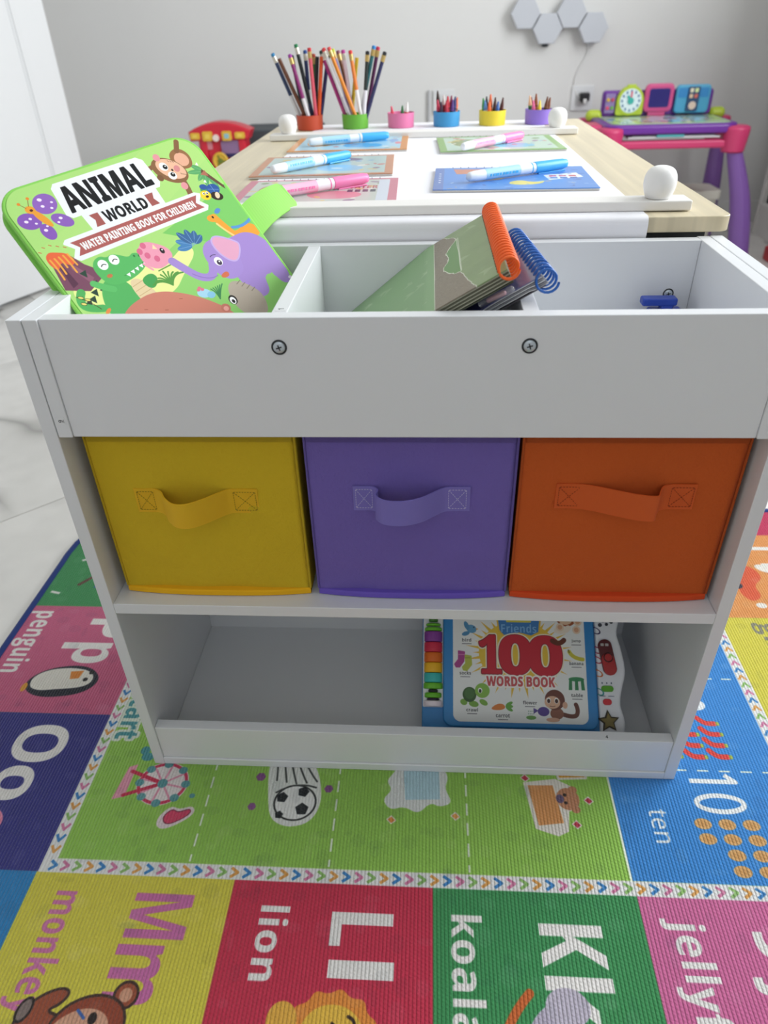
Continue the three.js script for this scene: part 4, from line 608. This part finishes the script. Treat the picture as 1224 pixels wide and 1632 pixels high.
// water pens
function waterPen(a, b, y, color, pale, label) {
  const A = V(a[0], y, a[1]), B = V(b[0], y + .001, b[1]), L = A.distanceTo(B), t = thing('water_pen', label, 'pen', [A.x, A.y, A.z], 0, 'water pens on the booklets');
  const dir = B.clone().sub(A).normalize(); t.quaternion.setFromUnitVectors(V(0, 1, 0), dir);
  const lathe = p => new THREE.LatheGeometry(p.map(q => new THREE.Vector2(q[0], q[1] * L)), 28), r = .0061;
  part(t, 'barrel', lathe([[0, 0], [.0036, .002], [.0052, .02], [r * .96, .07], [r, .12], [r, .67]]), mat('#eef3f8', .3));
  part(t, 'printed_band', lathe([[r + .00012, .16], [r + .0002, .162], [r + .0002, .50], [r + .00012, .502]]), mat(pale, .4));
  const txt = []; for (let k = 0; k < 9; k++) txt.push(new THREE.BoxGeometry(.0026, .0022 + .0009 * (k % 3), .0004).translate(0, L * (.2 + k * .032), r + .0003).rotateY(.6)); part(t, 'lettering', txt, mat(color, .4));
  part(t, 'ink_line', lathe([[r + .0001, .62], [r + .0002, .621], [r + .0002, .63], [r + .0001, .631]]), mat(color, .4));
  const cap = part(t, 'cap', lathe([[r, .66], [r + .0007, .665], [r + .0005, .8], [r + .0001, .96], [.0052, .985], [.0050, 1], [0, 1]]), mat(color, .28));
  part(cap, 'clip', box(-.0018, .0018, L * .70, L * .985, r + .0004, r + .0022, .0008, 2).rotateY(1.9), mat(color, .28));
}
const BL = '#45b1ea', BP = '#a8d6f2', PK = '#f283b8', PP = '#f3bcd6';
waterPen([-.178, -.757], [-.052, -.815], TY + .0108, BL, BP, 'blue-capped water pen lying on the orange-framed booklet');
waterPen([-.189, -.492], [-.098, -.606], TY + .0108, BL, BP, 'blue-capped water pen lying on the copper-framed booklet');
waterPen([-.170, -.322], [-.057, -.410], TY + .0108, PK, PP, 'pink-capped water pen lying on the pink-edged booklet');
waterPen([.067, -.665], [.167, -.778], TY + .0108, PK, PP, 'pink-capped water pen lying on the green-framed booklet');
waterPen([.064, -.408], [.192, -.487], TY + .0108, BL, BP, 'blue-capped water pen lying on the blue ocean booklet');

// cups
const CZ = -1.035, CX = { red: -.2155, green: -.1265, pink: -.038, blue: .0500, yellow: .1375, purple: .2250 };
for (const [k, c, label] of [['red', '#c2492a', 'red-orange plastic cup full of pencils beside the left knob'], ['green', '#63aa34', 'green plastic cup full of pencils'], ['pink', '#df7aa6', 'pink plastic cup with only three crayons'], ['blue', '#3a93c8', 'blue plastic cup packed with reddish crayons'], ['yellow', '#e3cb34', 'yellow plastic cup of mixed crayons'], ['purple', '#8b6fcb', 'purple plastic cup of crayons beside the right knob']]) {
  const t = thing('pencil_cup', label, 'cup', [CX[k], TY + .0006, CZ]), m = mat(c, .5, { side: THREE.DoubleSide });
  part(t, 'cup_wall', new THREE.LatheGeometry([[0, 0], [.0238, 0], [.0248, .001], [.0256, .0245], [.0250, .0250], [.0246, .0245], [.0238, .0022], [0, .0020]].map(p => new THREE.Vector2(...p)), 40), m);
  part(t, 'rim', new THREE.TorusGeometry(.0254, .0006, 8, 40).rotateX(Math.PI / 2).translate(0, .0247, 0), m);
}
// pencils: [cup, foot x z, top x y z (mm from the cup's foot), eraser, ferrule, shaft, lower shaft, split, label]
const FE = '#d8d3c6', FG = '#c9ac6c';
function pencil(cup, fx, fz, tx, ty, tz, eraser, fer, c1, c2, split, label) {
  const lim = .0185, f = Math.hypot(fx, fz) / 1000 > lim ? lim * 1000 / Math.hypot(fx, fz) : 1;
  const A = V(CX[cup] + fx * f / 1000, TY + .0032, CZ + fz * f / 1000), B = V(CX[cup] + tx / 1000, TY + ty / 1000, CZ + tz / 1000), L = A.distanceTo(B), r = .0038;
  const t = thing('pencil', label, 'pencil', [A.x, A.y, A.z], 0, 'pencils in the ' + cup + ' cup'); t.quaternion.setFromUnitVectors(V(0, 1, 0), B.clone().sub(A).normalize());
  const seg = (y0, y1, k, n = 6) => new THREE.CylinderGeometry(k, k, y1 - y0, n).translate(0, (y0 + y1) / 2, 0), top = eraser ? L - .016 : L;
  const s = L * split;
  if (c2) { part(t, 'lower_shaft', seg(0, s, r), mat(c2, .4)); part(t, 'shaft', seg(s, top, r), mat(c1, .4)); } else part(t, 'shaft', seg(0, top, r), mat(c1, .4));
  if (eraser) { part(t, 'ferrule', seg(top, L - .0055, r * 1.06, 16), mat(fer, .3, { metalness: .6 })); part(t, 'eraser', [seg(L - .0058, L - .001, r * .98, 16), new THREE.SphereGeometry(r * .96, 16, 8).scale(1, .45, 1).translate(0, L - .001, 0)], mat(eraser, .7)); }
}
for (const p of [
  ['red', -10, 4, -60, 127, 4, '#2f7fb0', FE, '#2c3f66', '#d9d9dc', .45, 'navy and white pencil with a blue eraser, leaning furthest left in the red cup'],
  ['red', 2, 12, -47, 119, 12, null, FE, '#6a3a20', null, 0, 'brown pencil without eraser, leaning left in the red cup'],
  ['red', 6, 16, -26, 125, 16, '#a03aa0', FG, '#8c2270', '#e6e2e6', .42, 'magenta and white pencil with a purple eraser at the front of the red cup'],
  ['red', -9, -6, -26, 123, -6, '#2c5a48', FG, '#1f3034', null, 0, 'dark teal pencil behind the magenta pencil of the red cup'],
  ['red', 10, -2, -16, 140, -2, '#1f7a4a', FE, '#1c2426', '#2e3458', .3, 'black pencil with a green eraser, the tallest in the red cup'],
  ['red', 1, -12, -1, 130, -12, '#2a4c8e', FE, '#27376c', '#d6d6da', .5, 'navy pencil with a dark blue eraser at the middle of the red cup'],
  ['red', 19, 14, 11, 134, 14, '#c43238', FG, '#e05a6c', null, 0, 'coral pink pencil with a red eraser in the red cup'],
  ['red', 17, -8, 15, 124, -8, '#a8442e', FG, '#3c7a34', null, 0, 'green pencil behind the coral pink pencil of the red cup'],
  ['red', 9, 0, 23, 120, 0, null, FE, '#20242a', null, 0, 'thin black pencil without eraser in the red cup'],
  ['red', 19, 8, 32, 120, 8, null, FE, '#e0541c', null, 0, 'bright orange pencil without eraser, upright at the right of the red cup'],
  ['red', 18, -4, 43, 121, -4, '#22202c', FG, '#2b2660', null, 0, 'indigo pencil leaning furthest right in the red cup'],
  ['green', -1, 14, -52, 133, 14, '#d23a3e', FE, '#dcdadc', '#c9c6cc', .4, 'white pencil with a red eraser, leaning left in the green cup'],
  ['green', -11, 6, -58, 129, 6, '#33443c', FE, '#a82a78', '#b34a80', .3, 'magenta pencil leaning furthest left in the green cup'],
  ['green', 10, 15, -42, 134, 15, '#d4494c', FG, '#e0861e', null, 0, 'orange pencil crossing the front of the green cup'],
  ['green', -1, 0, -37, 131, 0, '#b8c23a', FG, '#8f88c8', '#a9a4d0', .3, 'lilac pencil with a yellow-green eraser in the green cup'],
  ['green', 3, -8, -28, 128, -8, '#8c5a6c', FG, '#7a4a2a', null, 0, 'brown pencil with a mauve eraser in the green cup'],
  ['green', -3, 4, -17, 129, 4, '#b23a8c', FE, '#e6d2de', null, 0, 'pale pink pencil with a magenta eraser in the green cup'],
  ['green', 15, 11, -3, 128, 11, '#cf3c38', FG, '#ea8438', '#eeeae8', .5, 'orange and white pencil with a red eraser at the front of the green cup'],
  ['green', -11, -14, 7, 116, -14, null, FE, '#e3c22e', null, 0, 'yellow pencil without eraser at the back of the green cup'],
  ['green', 16, 9, 29, 126, 9, '#1c1c1e', FG, '#24302e', '#e8e4ea', .5, 'black and white pencil with a black eraser in the green cup'],
  ['green', 6, 2, 41, 134, 2, '#3a86c4', FG, '#26686c', '#dcdce2', .45, 'teal pencil with a blue eraser in the green cup'],
  ['green', 17, -5, 48, 132, -5, '#c43050', FG, '#5c2050', null, 0, 'plum pencil with a crimson eraser in the green cup'],
  ['green', 16, 6, 61, 124, 6, '#24262a', FG, '#2a2c58', null, 0, 'dark navy pencil leaning furthest right in the green cup'],
]) pencil(...p);
// crayons: [cup, tip x, tip height, foot x, depth z, colour, wrapper, label]
function crayon(cup, tx, ty, z, c, wrap, label, lean = .72) {
  const A = V(CX[cup] + tx * lean / 1000, TY + .0032, CZ + z * .9 / 1000), B = V(CX[cup] + tx / 1000, TY + ty / 1000, CZ + z / 1000), L = A.distanceTo(B), r = .0038;
  const t = thing('crayon', label, 'crayon', [A.x, A.y, A.z], 0, 'crayons in the ' + cup + ' cup'); t.quaternion.setFromUnitVectors(V(0, 1, 0), B.clone().sub(A).normalize());
  const l = p => new THREE.LatheGeometry(p.map(q => new THREE.Vector2(...q)), 16);
  part(t, 'wrapper', l([[0, 0], [r, 0], [r, L - .017], [r * .94, L - .0165]]), mat(wrap, .6));
  part(t, 'wrapper_stripe', l([[r + .0001, L - .021], [r + .00015, L - .0209], [r + .00015, L - .0195], [r + .0001, L - .0194]]), black);
  part(t, 'tip', l([[r * .94, L - .0168], [r * .92, L - .0125], [r * .84, L - .0118], [r * .34, L - .0006], [0, L]]), mat(c, .5));
}
for (const p of [
  ['pink', -18, 37, 2, '#d8405c', '#e0607a', 'red crayon tip at the left of the pink cup'], ['pink', 3, 37, -6, '#1f6a34', '#2f8a44', 'dark green crayon in the pink cup'], ['pink', 13, 43, 6, '#eceae6', '#e05a4a', 'white-tipped crayon at the right of the pink cup'],
  ['blue', -18, 60, -4, '#3a2620', '#4c3028', 'dark brown crayon standing tallest in the blue cup'], ['blue', -18, 46, 8, '#c22a4c', '#d23c5a', 'crimson crayon at the front left of the blue cup'], ['blue', -11, 43, 14, '#40203a', '#54284a', 'dark plum crayon at the front of the blue cup'], ['blue', -6, 52, -12, '#e8dcd8', '#c03040', 'white-tipped crayon at the back of the blue cup'], ['blue', -1, 45, 15, '#b3243c', '#c23048', 'deep red crayon at the front middle of the blue cup'], ['blue', 2, 51, 2, '#cc2a3c', '#d43c48', 'bright red crayon in the middle of the blue cup'], ['blue', 9, 51, -8, '#8a2248', '#9c2c54', 'maroon crayon right of the middle of the blue cup'], ['blue', 11, 46, 11, '#54307a', '#62408a', 'violet crayon at the front right of the blue cup'], ['blue', 16, 50, 0, '#24366e', '#2c4480', 'navy crayon near the right rim of the blue cup'], ['blue', 20, 48, -7, '#e0704c', '#e8845c', 'salmon crayon at the right rim of the blue cup'],
  ['yellow', -19, 46, 1, '#2f8a3c', '#3c9c48', 'green crayon at the left rim of the yellow cup'], ['yellow', -16, 43, 10, '#5a86c0', '#dfe4ee', 'blue and white crayon at the front left of the yellow cup'], ['yellow', -12, 48, -9, '#26262e', '#34343e', 'black crayon at the back of the yellow cup'], ['yellow', -5, 52, -2, '#e0642c', '#e87838', 'orange crayon standing tallest in the yellow cup'], ['yellow', -8, 41, 15, '#ee6c2c', '#f07c3c', 'bright orange crayon at the front of the yellow cup'], ['yellow', 4, 47, 2, '#4a2a22', '#5c362a', 'chocolate brown crayon in the middle of the yellow cup'], ['yellow', 9, 41, 13, '#3466b0', '#3c74c0', 'blue crayon at the front right of the yellow cup'], ['yellow', 19, 46, -2, '#52241c', '#663024', 'reddish brown crayon at the right rim of the yellow cup'],
  ['purple', -19, 48, 0, '#e3b48c', '#3f8a4a', 'peach-tipped crayon with a green wrapper at the left rim of the purple cup'], ['purple', -15, 45, -9, '#7c2c40', '#8c3a4c', 'maroon crayon at the back left of the purple cup'], ['purple', -13, 41, 12, '#e66a9a', '#ee7ca8', 'pink crayon at the front of the purple cup'], ['purple', -7, 51, -1, '#8a4a28', '#9c5830', 'brown crayon standing tallest in the purple cup'], ['purple', -1, 41, 14, '#e8d034', '#f0da44', 'yellow crayon at the front of the purple cup'], ['purple', 14, 46, 4, '#6e3e26', '#80502e', 'dark brown crayon leaning right in the purple cup'], ['purple', 20, 44, -3, '#7a4428', '#8c5634', 'russet crayon at the right rim of the purple cup'],
]) crayon(...p);
// ---------------------------------------------------------------- hexagon wall lights and their cable
const hexLabels = ['leftmost of the four grey hexagon wall lights, joined at the upper left', 'second hexagon wall light from the left, hanging lower than the first', 'third hexagon wall light from the left, between both lower ones', 'rightmost hexagon wall light with the white cable at its foot'];
[[.3737, .7625], [.4600, .7127], [.5459, .7611], [.6323, .7112]].forEach(([x, y], i) => {
  const t = thing('hexagon_wall_light', hexLabels[i], 'wall light', [x, y, Z0], 0, 'hexagon lights on the back wall'), hex = r => { const s = new THREE.Shape(); for (let k = 0; k < 6; k++) { const a = k * Math.PI / 3; k ? s.lineTo(Math.cos(a) * r, Math.sin(a) * r) : s.moveTo(r, 0); } return s; };
  part(t, 'housing', extrude(hex(.0545), .034, .001, 1).translate(0, 0, .0005), mat('#d5d7da', .6));
  part(t, 'diffuser', extrude(hex(.0555), .0150, .0030, 1).translate(0, 0, .0342), mat('#c9ccd3', .6, { transmission: .08, thickness: 0 }));
  if (i === 1 || i === 3) part(t, 'connector', box(-.012, .012, -.0585, -.0475, .004, .014, .002), i === 1 ? plastic('#3c4046') : plastic('#c9cacc'));
});
single('power_cable', tube([V(.6255, .6560, Z0 + .009), V(.6290, .6400, Z0 + .008), V(.6180, .6120, Z0 + .006), V(.6020, .5850, Z0 + .005), V(.5900, .5500, Z0 + .005), V(.5930, .5100, Z0 + .007), V(.6150, .4790, Z0 + .020), V(.6300, .4760, Z0 + .026)], .0019, 50, 6), plastic('#e3e3e1'), 'thin white cable running down the wall from the rightmost hexagon light', 'cable');
function outlet(x, y, w, h, label, plug) {
  const t = thing('wall_outlet', label, 'outlet', [x, y, Z0]);
  part(t, 'cover_plate', extrude(roundRect(w, h, .004, -w / 2, -h / 2), .009, .002, 5), plastic('#dedfe0', .4)); part(t, 'socket_insert', extrude(roundRect(w * .62, h * .62, .004, -w * .31, -h * .31), .002, .0006, 5).translate(0, 0, .0085), plastic('#d2d3d4', .45));
  part(t, 'pin_hole', [-1, 1].map(s => cyl(.0022, .0022, .0012, 10).rotateX(Math.PI / 2).translate(s * .009, 0, .0105)), black);
}
outlet(.6260, .4780, .086, .086, 'white wall outlet with a black plug, right of the drawing table');
outlet(.0720, .4780, .084, .086, 'white wall outlet partly hidden behind the crayons of the blue cup');
{
  const t = thing('power_plug', 'black power plug with a white cable end, in the right wall outlet', 'plug', [.6320, .4800, Z0 + .0095]);
  part(t, 'plug_body', [box(-.019, .019, -.012, .018, 0, .030, .006, 3), box(-.012, .012, -.0180, -.008, .004, .024, .004, 2)], black);
  part(t, 'cable_end', box(-.0065, .0065, -.0170, -.0020, .0280, .0400, .003, 2), plastic('#e6e6e4'));
}
single('grey_wall_strip', box(.0085, .0165, .09, .520, Z0, Z0 + .014, .002), plastic('#b9babd', .6), 'narrow grey upright strip on the wall beside the hidden outlet', 'cable duct');  // plain grey strip, left of the hidden outlet

// ---------------------------------------------------------------- pink and purple activity desk
{
  const t = thing('activity_desk', 'pink and purple plastic activity desk with clock and screen panels, right of the table', 'desk', [0, FY, 0]);
  const pink = plastic('#c8386a', .4), purple = plastic('#6a2a94', .35), lilac = plastic('#7d569f', .3), lime = plastic('#b6ca3a', .4), DY = .0;
  const leg = (a, b, c, d) => { const cur = new THREE.CatmullRomCurve3([V(...a), V(...b), V(...c)]), n = 30, g = new THREE.TubeGeometry(cur, n, .0270, 18), p = g.attributes.position; for (let i = 0; i <= n; i++) { const u = i / n, q = cur.getPoint(u), k = d * (.9 + .45 * Math.sin(u * 1.9)); for (let j = 0; j <= 18; j++) { const m = i * 19 + j; p.setXYZ(m, q.x + (p.getX(m) - q.x) * k, q.y + (p.getY(m) - q.y) * k, q.z + (p.getZ(m) - q.z) * k); } } g.computeVertexNormals(); return g; };
  for (const [x, z, sx, sz] of [[1.066, -2.262, .085, .05], [.640, -2.262, -.085, .05], [1.120, -2.58, .020, -.01], [.620, -2.58, -.020, -.01]]) {
    part(t, 'leg', [leg([x, .365, z], [x + sx * .62, .20, z + sz * .5], [x + sx, .004, z + sz], 1.0)], lilac);
    part(t, 'foot_pad', cyl(.030, .026, .012, 20).translate(x + sx, .006, z + sz), purple);
  }
  // pink frame with corner sockets
  part(t, 'frame', [box(.66, 1.05, .366, .392, -2.282, -2.245, .008, 3), box(.64, 1.10, .372, .398, -2.60, -2.57, .008, 3), box(.618, .655, .372, .405, -2.60, -2.26, .008, 3), box(1.062, 1.10, .372, .405, -2.60, -2.26, .008, 3)], pink);
  for (const [x, z] of [[1.062, -2.262], [.640, -2.262], [1.105, -2.58], [.620, -2.58]]) part(t, 'corner_socket', new THREE.LatheGeometry([[0, .352], [.036, .352], [.038, .358], [.044, .420], [.042, .430], [.030, .434], [0, .434]].map(p => new THREE.Vector2(...p)), 28).translate(x, 0, z), pink);
  part(t, 'side_arm', box(.545, .625, .402, .438, -2.42, -2.30, .014, 3), pink);
  // desk top with picture sheet
  const top = roundRect(.450, .335, .05, .618, 2.240);
  part(t, 'desktop', extrude(top, .030, .009, 12).rotateX(-Math.PI / 2).translate(0, .412, 0), purple);
  const sheet = canvas(512, 256, (c, W, H) => { c.fillStyle = '#a9cf9a'; c.fillRect(0, 0, W, H); const r = rng(61); ell(c, 256, 130, 190, 90, '#bcd8e4'); for (let k = 0; k < 46; k++) ell(c, 30 + 450 * r(), 30 + 200 * r(), 8 + 26 * r(), 5 + 12 * r(), ['#7fb8d8', '#d9d27a', '#8a6aa8', '#e3a8b8', '#f0efe6', '#5f9a6a', '#4a6ea8'][Math.floor(7 * r())], r() * 3); });
  part(t, 'picture_sheet', fitUV(extrude(roundRect(.405, .270, .035, .642, 2.262), .0022, .0007, 10).rotateX(-Math.PI / 2).translate(0, .4418, 0), .64, -2.26, .41, -.28, 0, 2), mat('#ffffff', .25, { map: sheet, clearcoat: .5 }));
  part(t, 'paper_tray', [box(.70, 1.01, .398, .404, -2.50, -2.255, .002), box(.715, .99, .4042, .4062, -2.49, -2.258, .0005)], plastic('#e2e2e2', .5)); part(t, 'tray_tab', box(.795, .888, .402, .411, -2.262, -2.250, .002), plastic('#57b5b8', .4));
  // raised back with the panels
  part(t, 'back_panel', extrude(roundRect(.395, .082, .012, .652, .444), .030, .006, 8).translate(0, 0, -2.545), purple);
  for (const [x, w] of [[.628, .05], [1.075, .05]]) part(t, 'side_knob', new THREE.CapsuleGeometry(.019, .022, 6, 18).rotateZ(Math.PI / 2).translate(x, .447, -2.53), lime);
  const zf = -2.514;
  { const s = part(t, 'stamp_panel', extrude(roundRect(.036, .062, .004, .660, .455), .006, .0015).translate(0, 0, zf), plastic('#8f7bb0', .4)); ['#d84a6a', '#6aa94a', '#d9b13a', '#c4425c'].forEach((k, i) => part(s, 'stamp', cyl(.0062, .0055, .006, 14).rotateX(Math.PI / 2).translate(.670 + (i % 2) * .016, .472 + (i >> 1) * .026, zf + .008), plastic(k, .4))); }
  { const cx = .748, cy = .494, k = part(t, 'clock_module', [extrude(roundRect(.098, .056, .008, cx - .049, .447), .014, .003).translate(0, 0, zf), cyl(.049, .047, .016, 40).rotateX(Math.PI / 2).translate(cx, cy, zf + .008), box(cx - .016, cx + .016, cy + .040, cy + .0515, zf, zf + .012, .004, 2)], lime);
    part(k, 'clock_face', cyl(.0385, .0385, .003, 40).rotateX(Math.PI / 2).translate(cx, cy, zf + .0165), plastic('#dfeef0', .4));
    const mk = []; for (let i = 0; i < 12; i++) { const a = i * TAU / 12; mk.push(box(-.0030, .0030, -.0042, .0042, 0, .0014, .0006).translate(cx + Math.sin(a) * .0305, cy + Math.cos(a) * .0305, zf + .0176)); } part(k, 'hour_mark', mk, plastic('#3c6f9a'));
    part(k, 'clock_hand', [box(-.004, .004, 0, .021, 0, .003, .001).rotateZ(.62).translate(cx, cy, zf + .0185), cyl(.011, .011, .004, 20).rotateX(Math.PI / 2).translate(cx, cy, zf + .019)], plastic('#3fb3a6', .35)); part(k, 'minute_hand', box(-.003, .003, .004, .030, 0, .002, .0008).rotateZ(-.05).translate(cx, cy, zf + .0185), plastic('#e0607a', .35)); }
  { const x0 = .797, w = .103, k = part(t, 'screen_module', [extrude(roundRect(w, .090, .018, x0, .456), .018, .005).translate(0, 0, zf), box(x0 + .02, x0 + w - .02, .444, .458, zf, zf + .012, .003)], plastic('#d2568a', .4)); part(k, 'screen_border', extrude(roundRect(w - .014, .076, .014, x0 + .007, .463), .003, .001).translate(0, 0, zf + .0170), plastic('#d24a86', .4)); part(k, 'display_screen', extrude(roundRect(w - .030, .060, .008, x0 + .015, .471), .003, .001).translate(0, 0, zf + .0188), plastic('#2c2472', .2)); }
  { const x0 = .908, w = .122, k = part(t, 'phone_module', extrude(roundRect(w, .090, .014, x0, .450), .018, .005).translate(0, 0, zf), plastic('#4aa2c8', .4)); part(k, 'phone_backing', extrude(roundRect(w - .016, .030, .004, x0 + .008, .500), .002, .0006).translate(0, 0, zf + .0172), plastic('#2f86c4', .4)); const ph = part(k, 'handset', extrude(roundRect(.042, .078, .006, x0 + .040, .456), .006, .0018).translate(0, 0, zf + .0172), plastic('#24476e', .35)); ['#e8e0c4', '#d9e6a8', '#e0c0a0', '#d06a5c'].forEach((c, i) => part(k, 'phone_key', extrude(roundRect(.012, .013, .003, x0 + .046 + (i % 2) * .017, .516 - (i >> 1) * .018), .002, .0006).translate(0, 0, zf + .023), plastic(c, .4))); part(k, 'picture_button', cyl(.013, .013, .003, 20).rotateX(Math.PI / 2).translate(x0 + .061, .475, zf + .0238), plastic('#e2c9b8', .4)); }
}
{ // white stool behind the desk
  const t = thing('step_stool', 'small white stool standing behind the legs of the activity desk', 'stool', [1.040, FY, -2.50]);
  part(t, 'seat', extrude(roundRect(.20, .16, .025, -.125, -.10), .034, .006, 8).rotateX(-Math.PI / 2).translate(0, .168, 0), plastic('#e3dfd2', .5));
  for (const [x, z] of [[-.10, -.04], [.05, -.04], [-.10, .075], [.05, .075]]) part(t, 'leg', cyl(.012, .015, .170, 14).translate(x, .085, z), plastic('#dcd8cc', .5));
}

// ---------------------------------------------------------------- red toy and grey box at the left behind the table
{
  const t = thing('play_vehicle', 'red plastic play vehicle with yellow windows and a yellow wheel, left behind the table', 'toy', [-.757, FY, -2.40]), red = plastic('#cf2338', .35), yel = plastic('#e2b63a', .4), dark = plastic('#8e1326', .45);
  part(t, 'body', [extrude(roundRect(.180, .300, .02, -.094, .125), .075, .008).translate(0, 0, -.080), box(-.104, .096, .012, .150, -.085, -.002, .02, 3)], red);
  const s = new THREE.Shape(); s.moveTo(-.120, .407); s.lineTo(.098, .410); s.lineTo(.112, .441); s.quadraticCurveTo(.05, .470, -.010, .469); s.quadraticCurveTo(-.07, .468, -.124, .438); s.closePath();
  part(t, 'roof', extrude(s, .085, .008, 12).translate(0, 0, -.075), red);
  for (const [x0, x1, y0, y1] of [[-.116, -.080, .414, .436], [-.070, -.032, .408, .440], [.004, .040, .408, .440], [.052, .090, .414, .436]]) { const w = part(t, 'window', extrude(roundRect(x1 - x0, y1 - y0, .006, x0, y0), .007, .002).translate(0, 0, .0085), yel); part(w, 'window_pane', extrude(roundRect((x1 - x0) * .5, (y1 - y0) * .5, .004, x0 + (x1 - x0) * .25, y0 + (y1 - y0) * .25), .002, .0005).translate(0, 0, .0152), plastic(x0 > 0 && x0 < .045 ? '#8fc0cc' : '#f0cf5a', .4)); }
  part(t, 'white_button', cyl(.0125, .011, .012, 20).rotateX(Math.PI / 2).translate(-.020, .418, .012), plastic('#f0ded4', .4));
  part(t, 'side_post', [-1, 1].map(k => box(k * .072 - .012, k * .072 + .012, .14, .412, -.006, .006, .005, 2)), red);
  const sc = part(t, 'display_panel', extrude(roundRect(.074, .058, .008, -.008, .350), .008, .002).translate(0, 0, -.006), plastic('#8f6f96', .35)); part(sc, 'display_stripe', box(-.004, .062, .352, .364, .001, .0035, .001), plastic('#26265c', .35)); part(t, 'sticker_panel', extrude(roundRect(.034, .036, .005, -.075, .378), .006, .0015).translate(0, 0, -.006), plastic('#d98a94', .4));
  part(t, 'dark_recess', extrude(roundRect(.09, .06, .008, .000, .285), .004, .001).translate(0, 0, -.006), dark);
  const wh = part(t, 'steering_wheel', [new THREE.TorusGeometry(.0250, .005, 10, 32).translate(-.012, .342, .020), cyl(.025, .025, .006, 32).rotateX(Math.PI / 2).translate(-.012, .342, .018)], yel); part(wh, 'wheel_hub', [cyl(.011, .009, .012, 18).rotateX(Math.PI / 2).translate(-.012, .342, .020), ...[0, 1, 2].map(k => box(-.003, .003, 0, .024, -.003, .003, .001).rotateZ(k * TAU / 3 + .4).translate(-.012, .342, .020))], plastic('#6a7a2c', .45)); part(wh, 'wheel_shaft', cyl(.006, .006, .03, 12).rotateX(Math.PI / 2).translate(-.012, .342, .006), dark);
  part(t, 'front_bumper', box(-.104, .096, .05, .085, -.004, .012, .006, 2), yel);
}
{
  const t = thing('storage_box', 'dark grey storage box behind the far left corner of the table', 'box', [-.60, FY, -2.645]), m = mat('#4c5358', .7);
  part(t, 'box_body', extrude(roundRect(.30, .22, .012, -.12, -.11), .375, .004).rotateX(-Math.PI / 2), m); part(t, 'lid', extrude(roundRect(.314, .234, .014, -.127, -.117), .050, .006).rotateX(-Math.PI / 2).translate(0, .3755, 0), mat('#40474c', .65)); part(t, 'side_handle', box(-.05, .06, .25, .275, .108, .122, .005, 2), mat('#3a4046', .6));
}

// ---------------------------------------------------------------- white book cabinet at the right edge and things by it
{
  const t = thing('book_cabinet', 'white open bookcase cut off by the right edge of the photo', 'bookcase', [0, FY, 0]), m = mat('#d9d6d3', .5);
  for (const z of [-2.612, -1.85]) part(t, 'side_panel', box(1.345, 1.586, 0, 1.25, z, z + .022, .001), m);
  part(t, 'top_panel', box(1.345, 1.586, 1.2505, 1.270, -2.612, -1.828, .001), m); part(t, 'back_panel', box(1.578, 1.586, 0, 1.25, -2.590, -1.850, .0005), m); part(t, 'plinth', box(1.349, 1.365, 0, .100, -2.590, -1.850, .001), m);
  for (const y of [.1002, .42, .82]) part(t, 'shelf', box(1.347, 1.577, y, y + .018, -2.5895, -1.8505, .001), m);
  [['#1d1d21', .034, .240, 'black picture book at the far end of the bookcase shelf'], ['#e4e0da', .022, .225, 'white picture book beside the black one in the bookcase'], ['#2a2b30', .030, .250, 'charcoal picture book between the white and the red one in the bookcase'], ['#a8323a', .026, .215, 'red picture book in the bookcase beside the charcoal one']].reduce((z, [c, w, h, label]) => {
    const b = thing('picture_book', label, 'book', [1.366, FY + .1188, z]);
    part(b, 'cover', [box(0, .165, 0, h, 0, .002, .0006), box(0, .165, 0, h, w - .002, w, .0006), box(-.001, .001, 0, h, .0005, w - .0005, .0006)], mat(c, .4)); part(b, 'page_block', box(.0015, .160, .003, h - .003, .0022, w - .0022, .0005), mat('#dedbd2', .7)); part(b, 'spine_label', box(-.0016, -.0008, h * .2, h * .34, .003, w - .003, .0002), mat(c === '#e4e0da' ? '#2c2c30' : '#d8d4cc', .5));
    return z + w + .0015;
  }, -2.588);
}
{ // red toy on the floor by the cabinet
  const t = thing('floor_toy', 'red plastic toy on the floor before the white bookcase', 'toy', [1.285, FY, -2.18]), m = plastic('#b3242e', .4);
  part(t, 'block_body', box(-.045, .06, 0, .048, -.04, .04, .008, 3), m); for (const [x, z] of [[-.02, -.018], [-.02, .018], [.03, -.018], [.03, .018]]) part(t, 'stud', cyl(.011, .0105, .012, 18).translate(x, .053, z), m);
}

renderer.render(scene, camera);
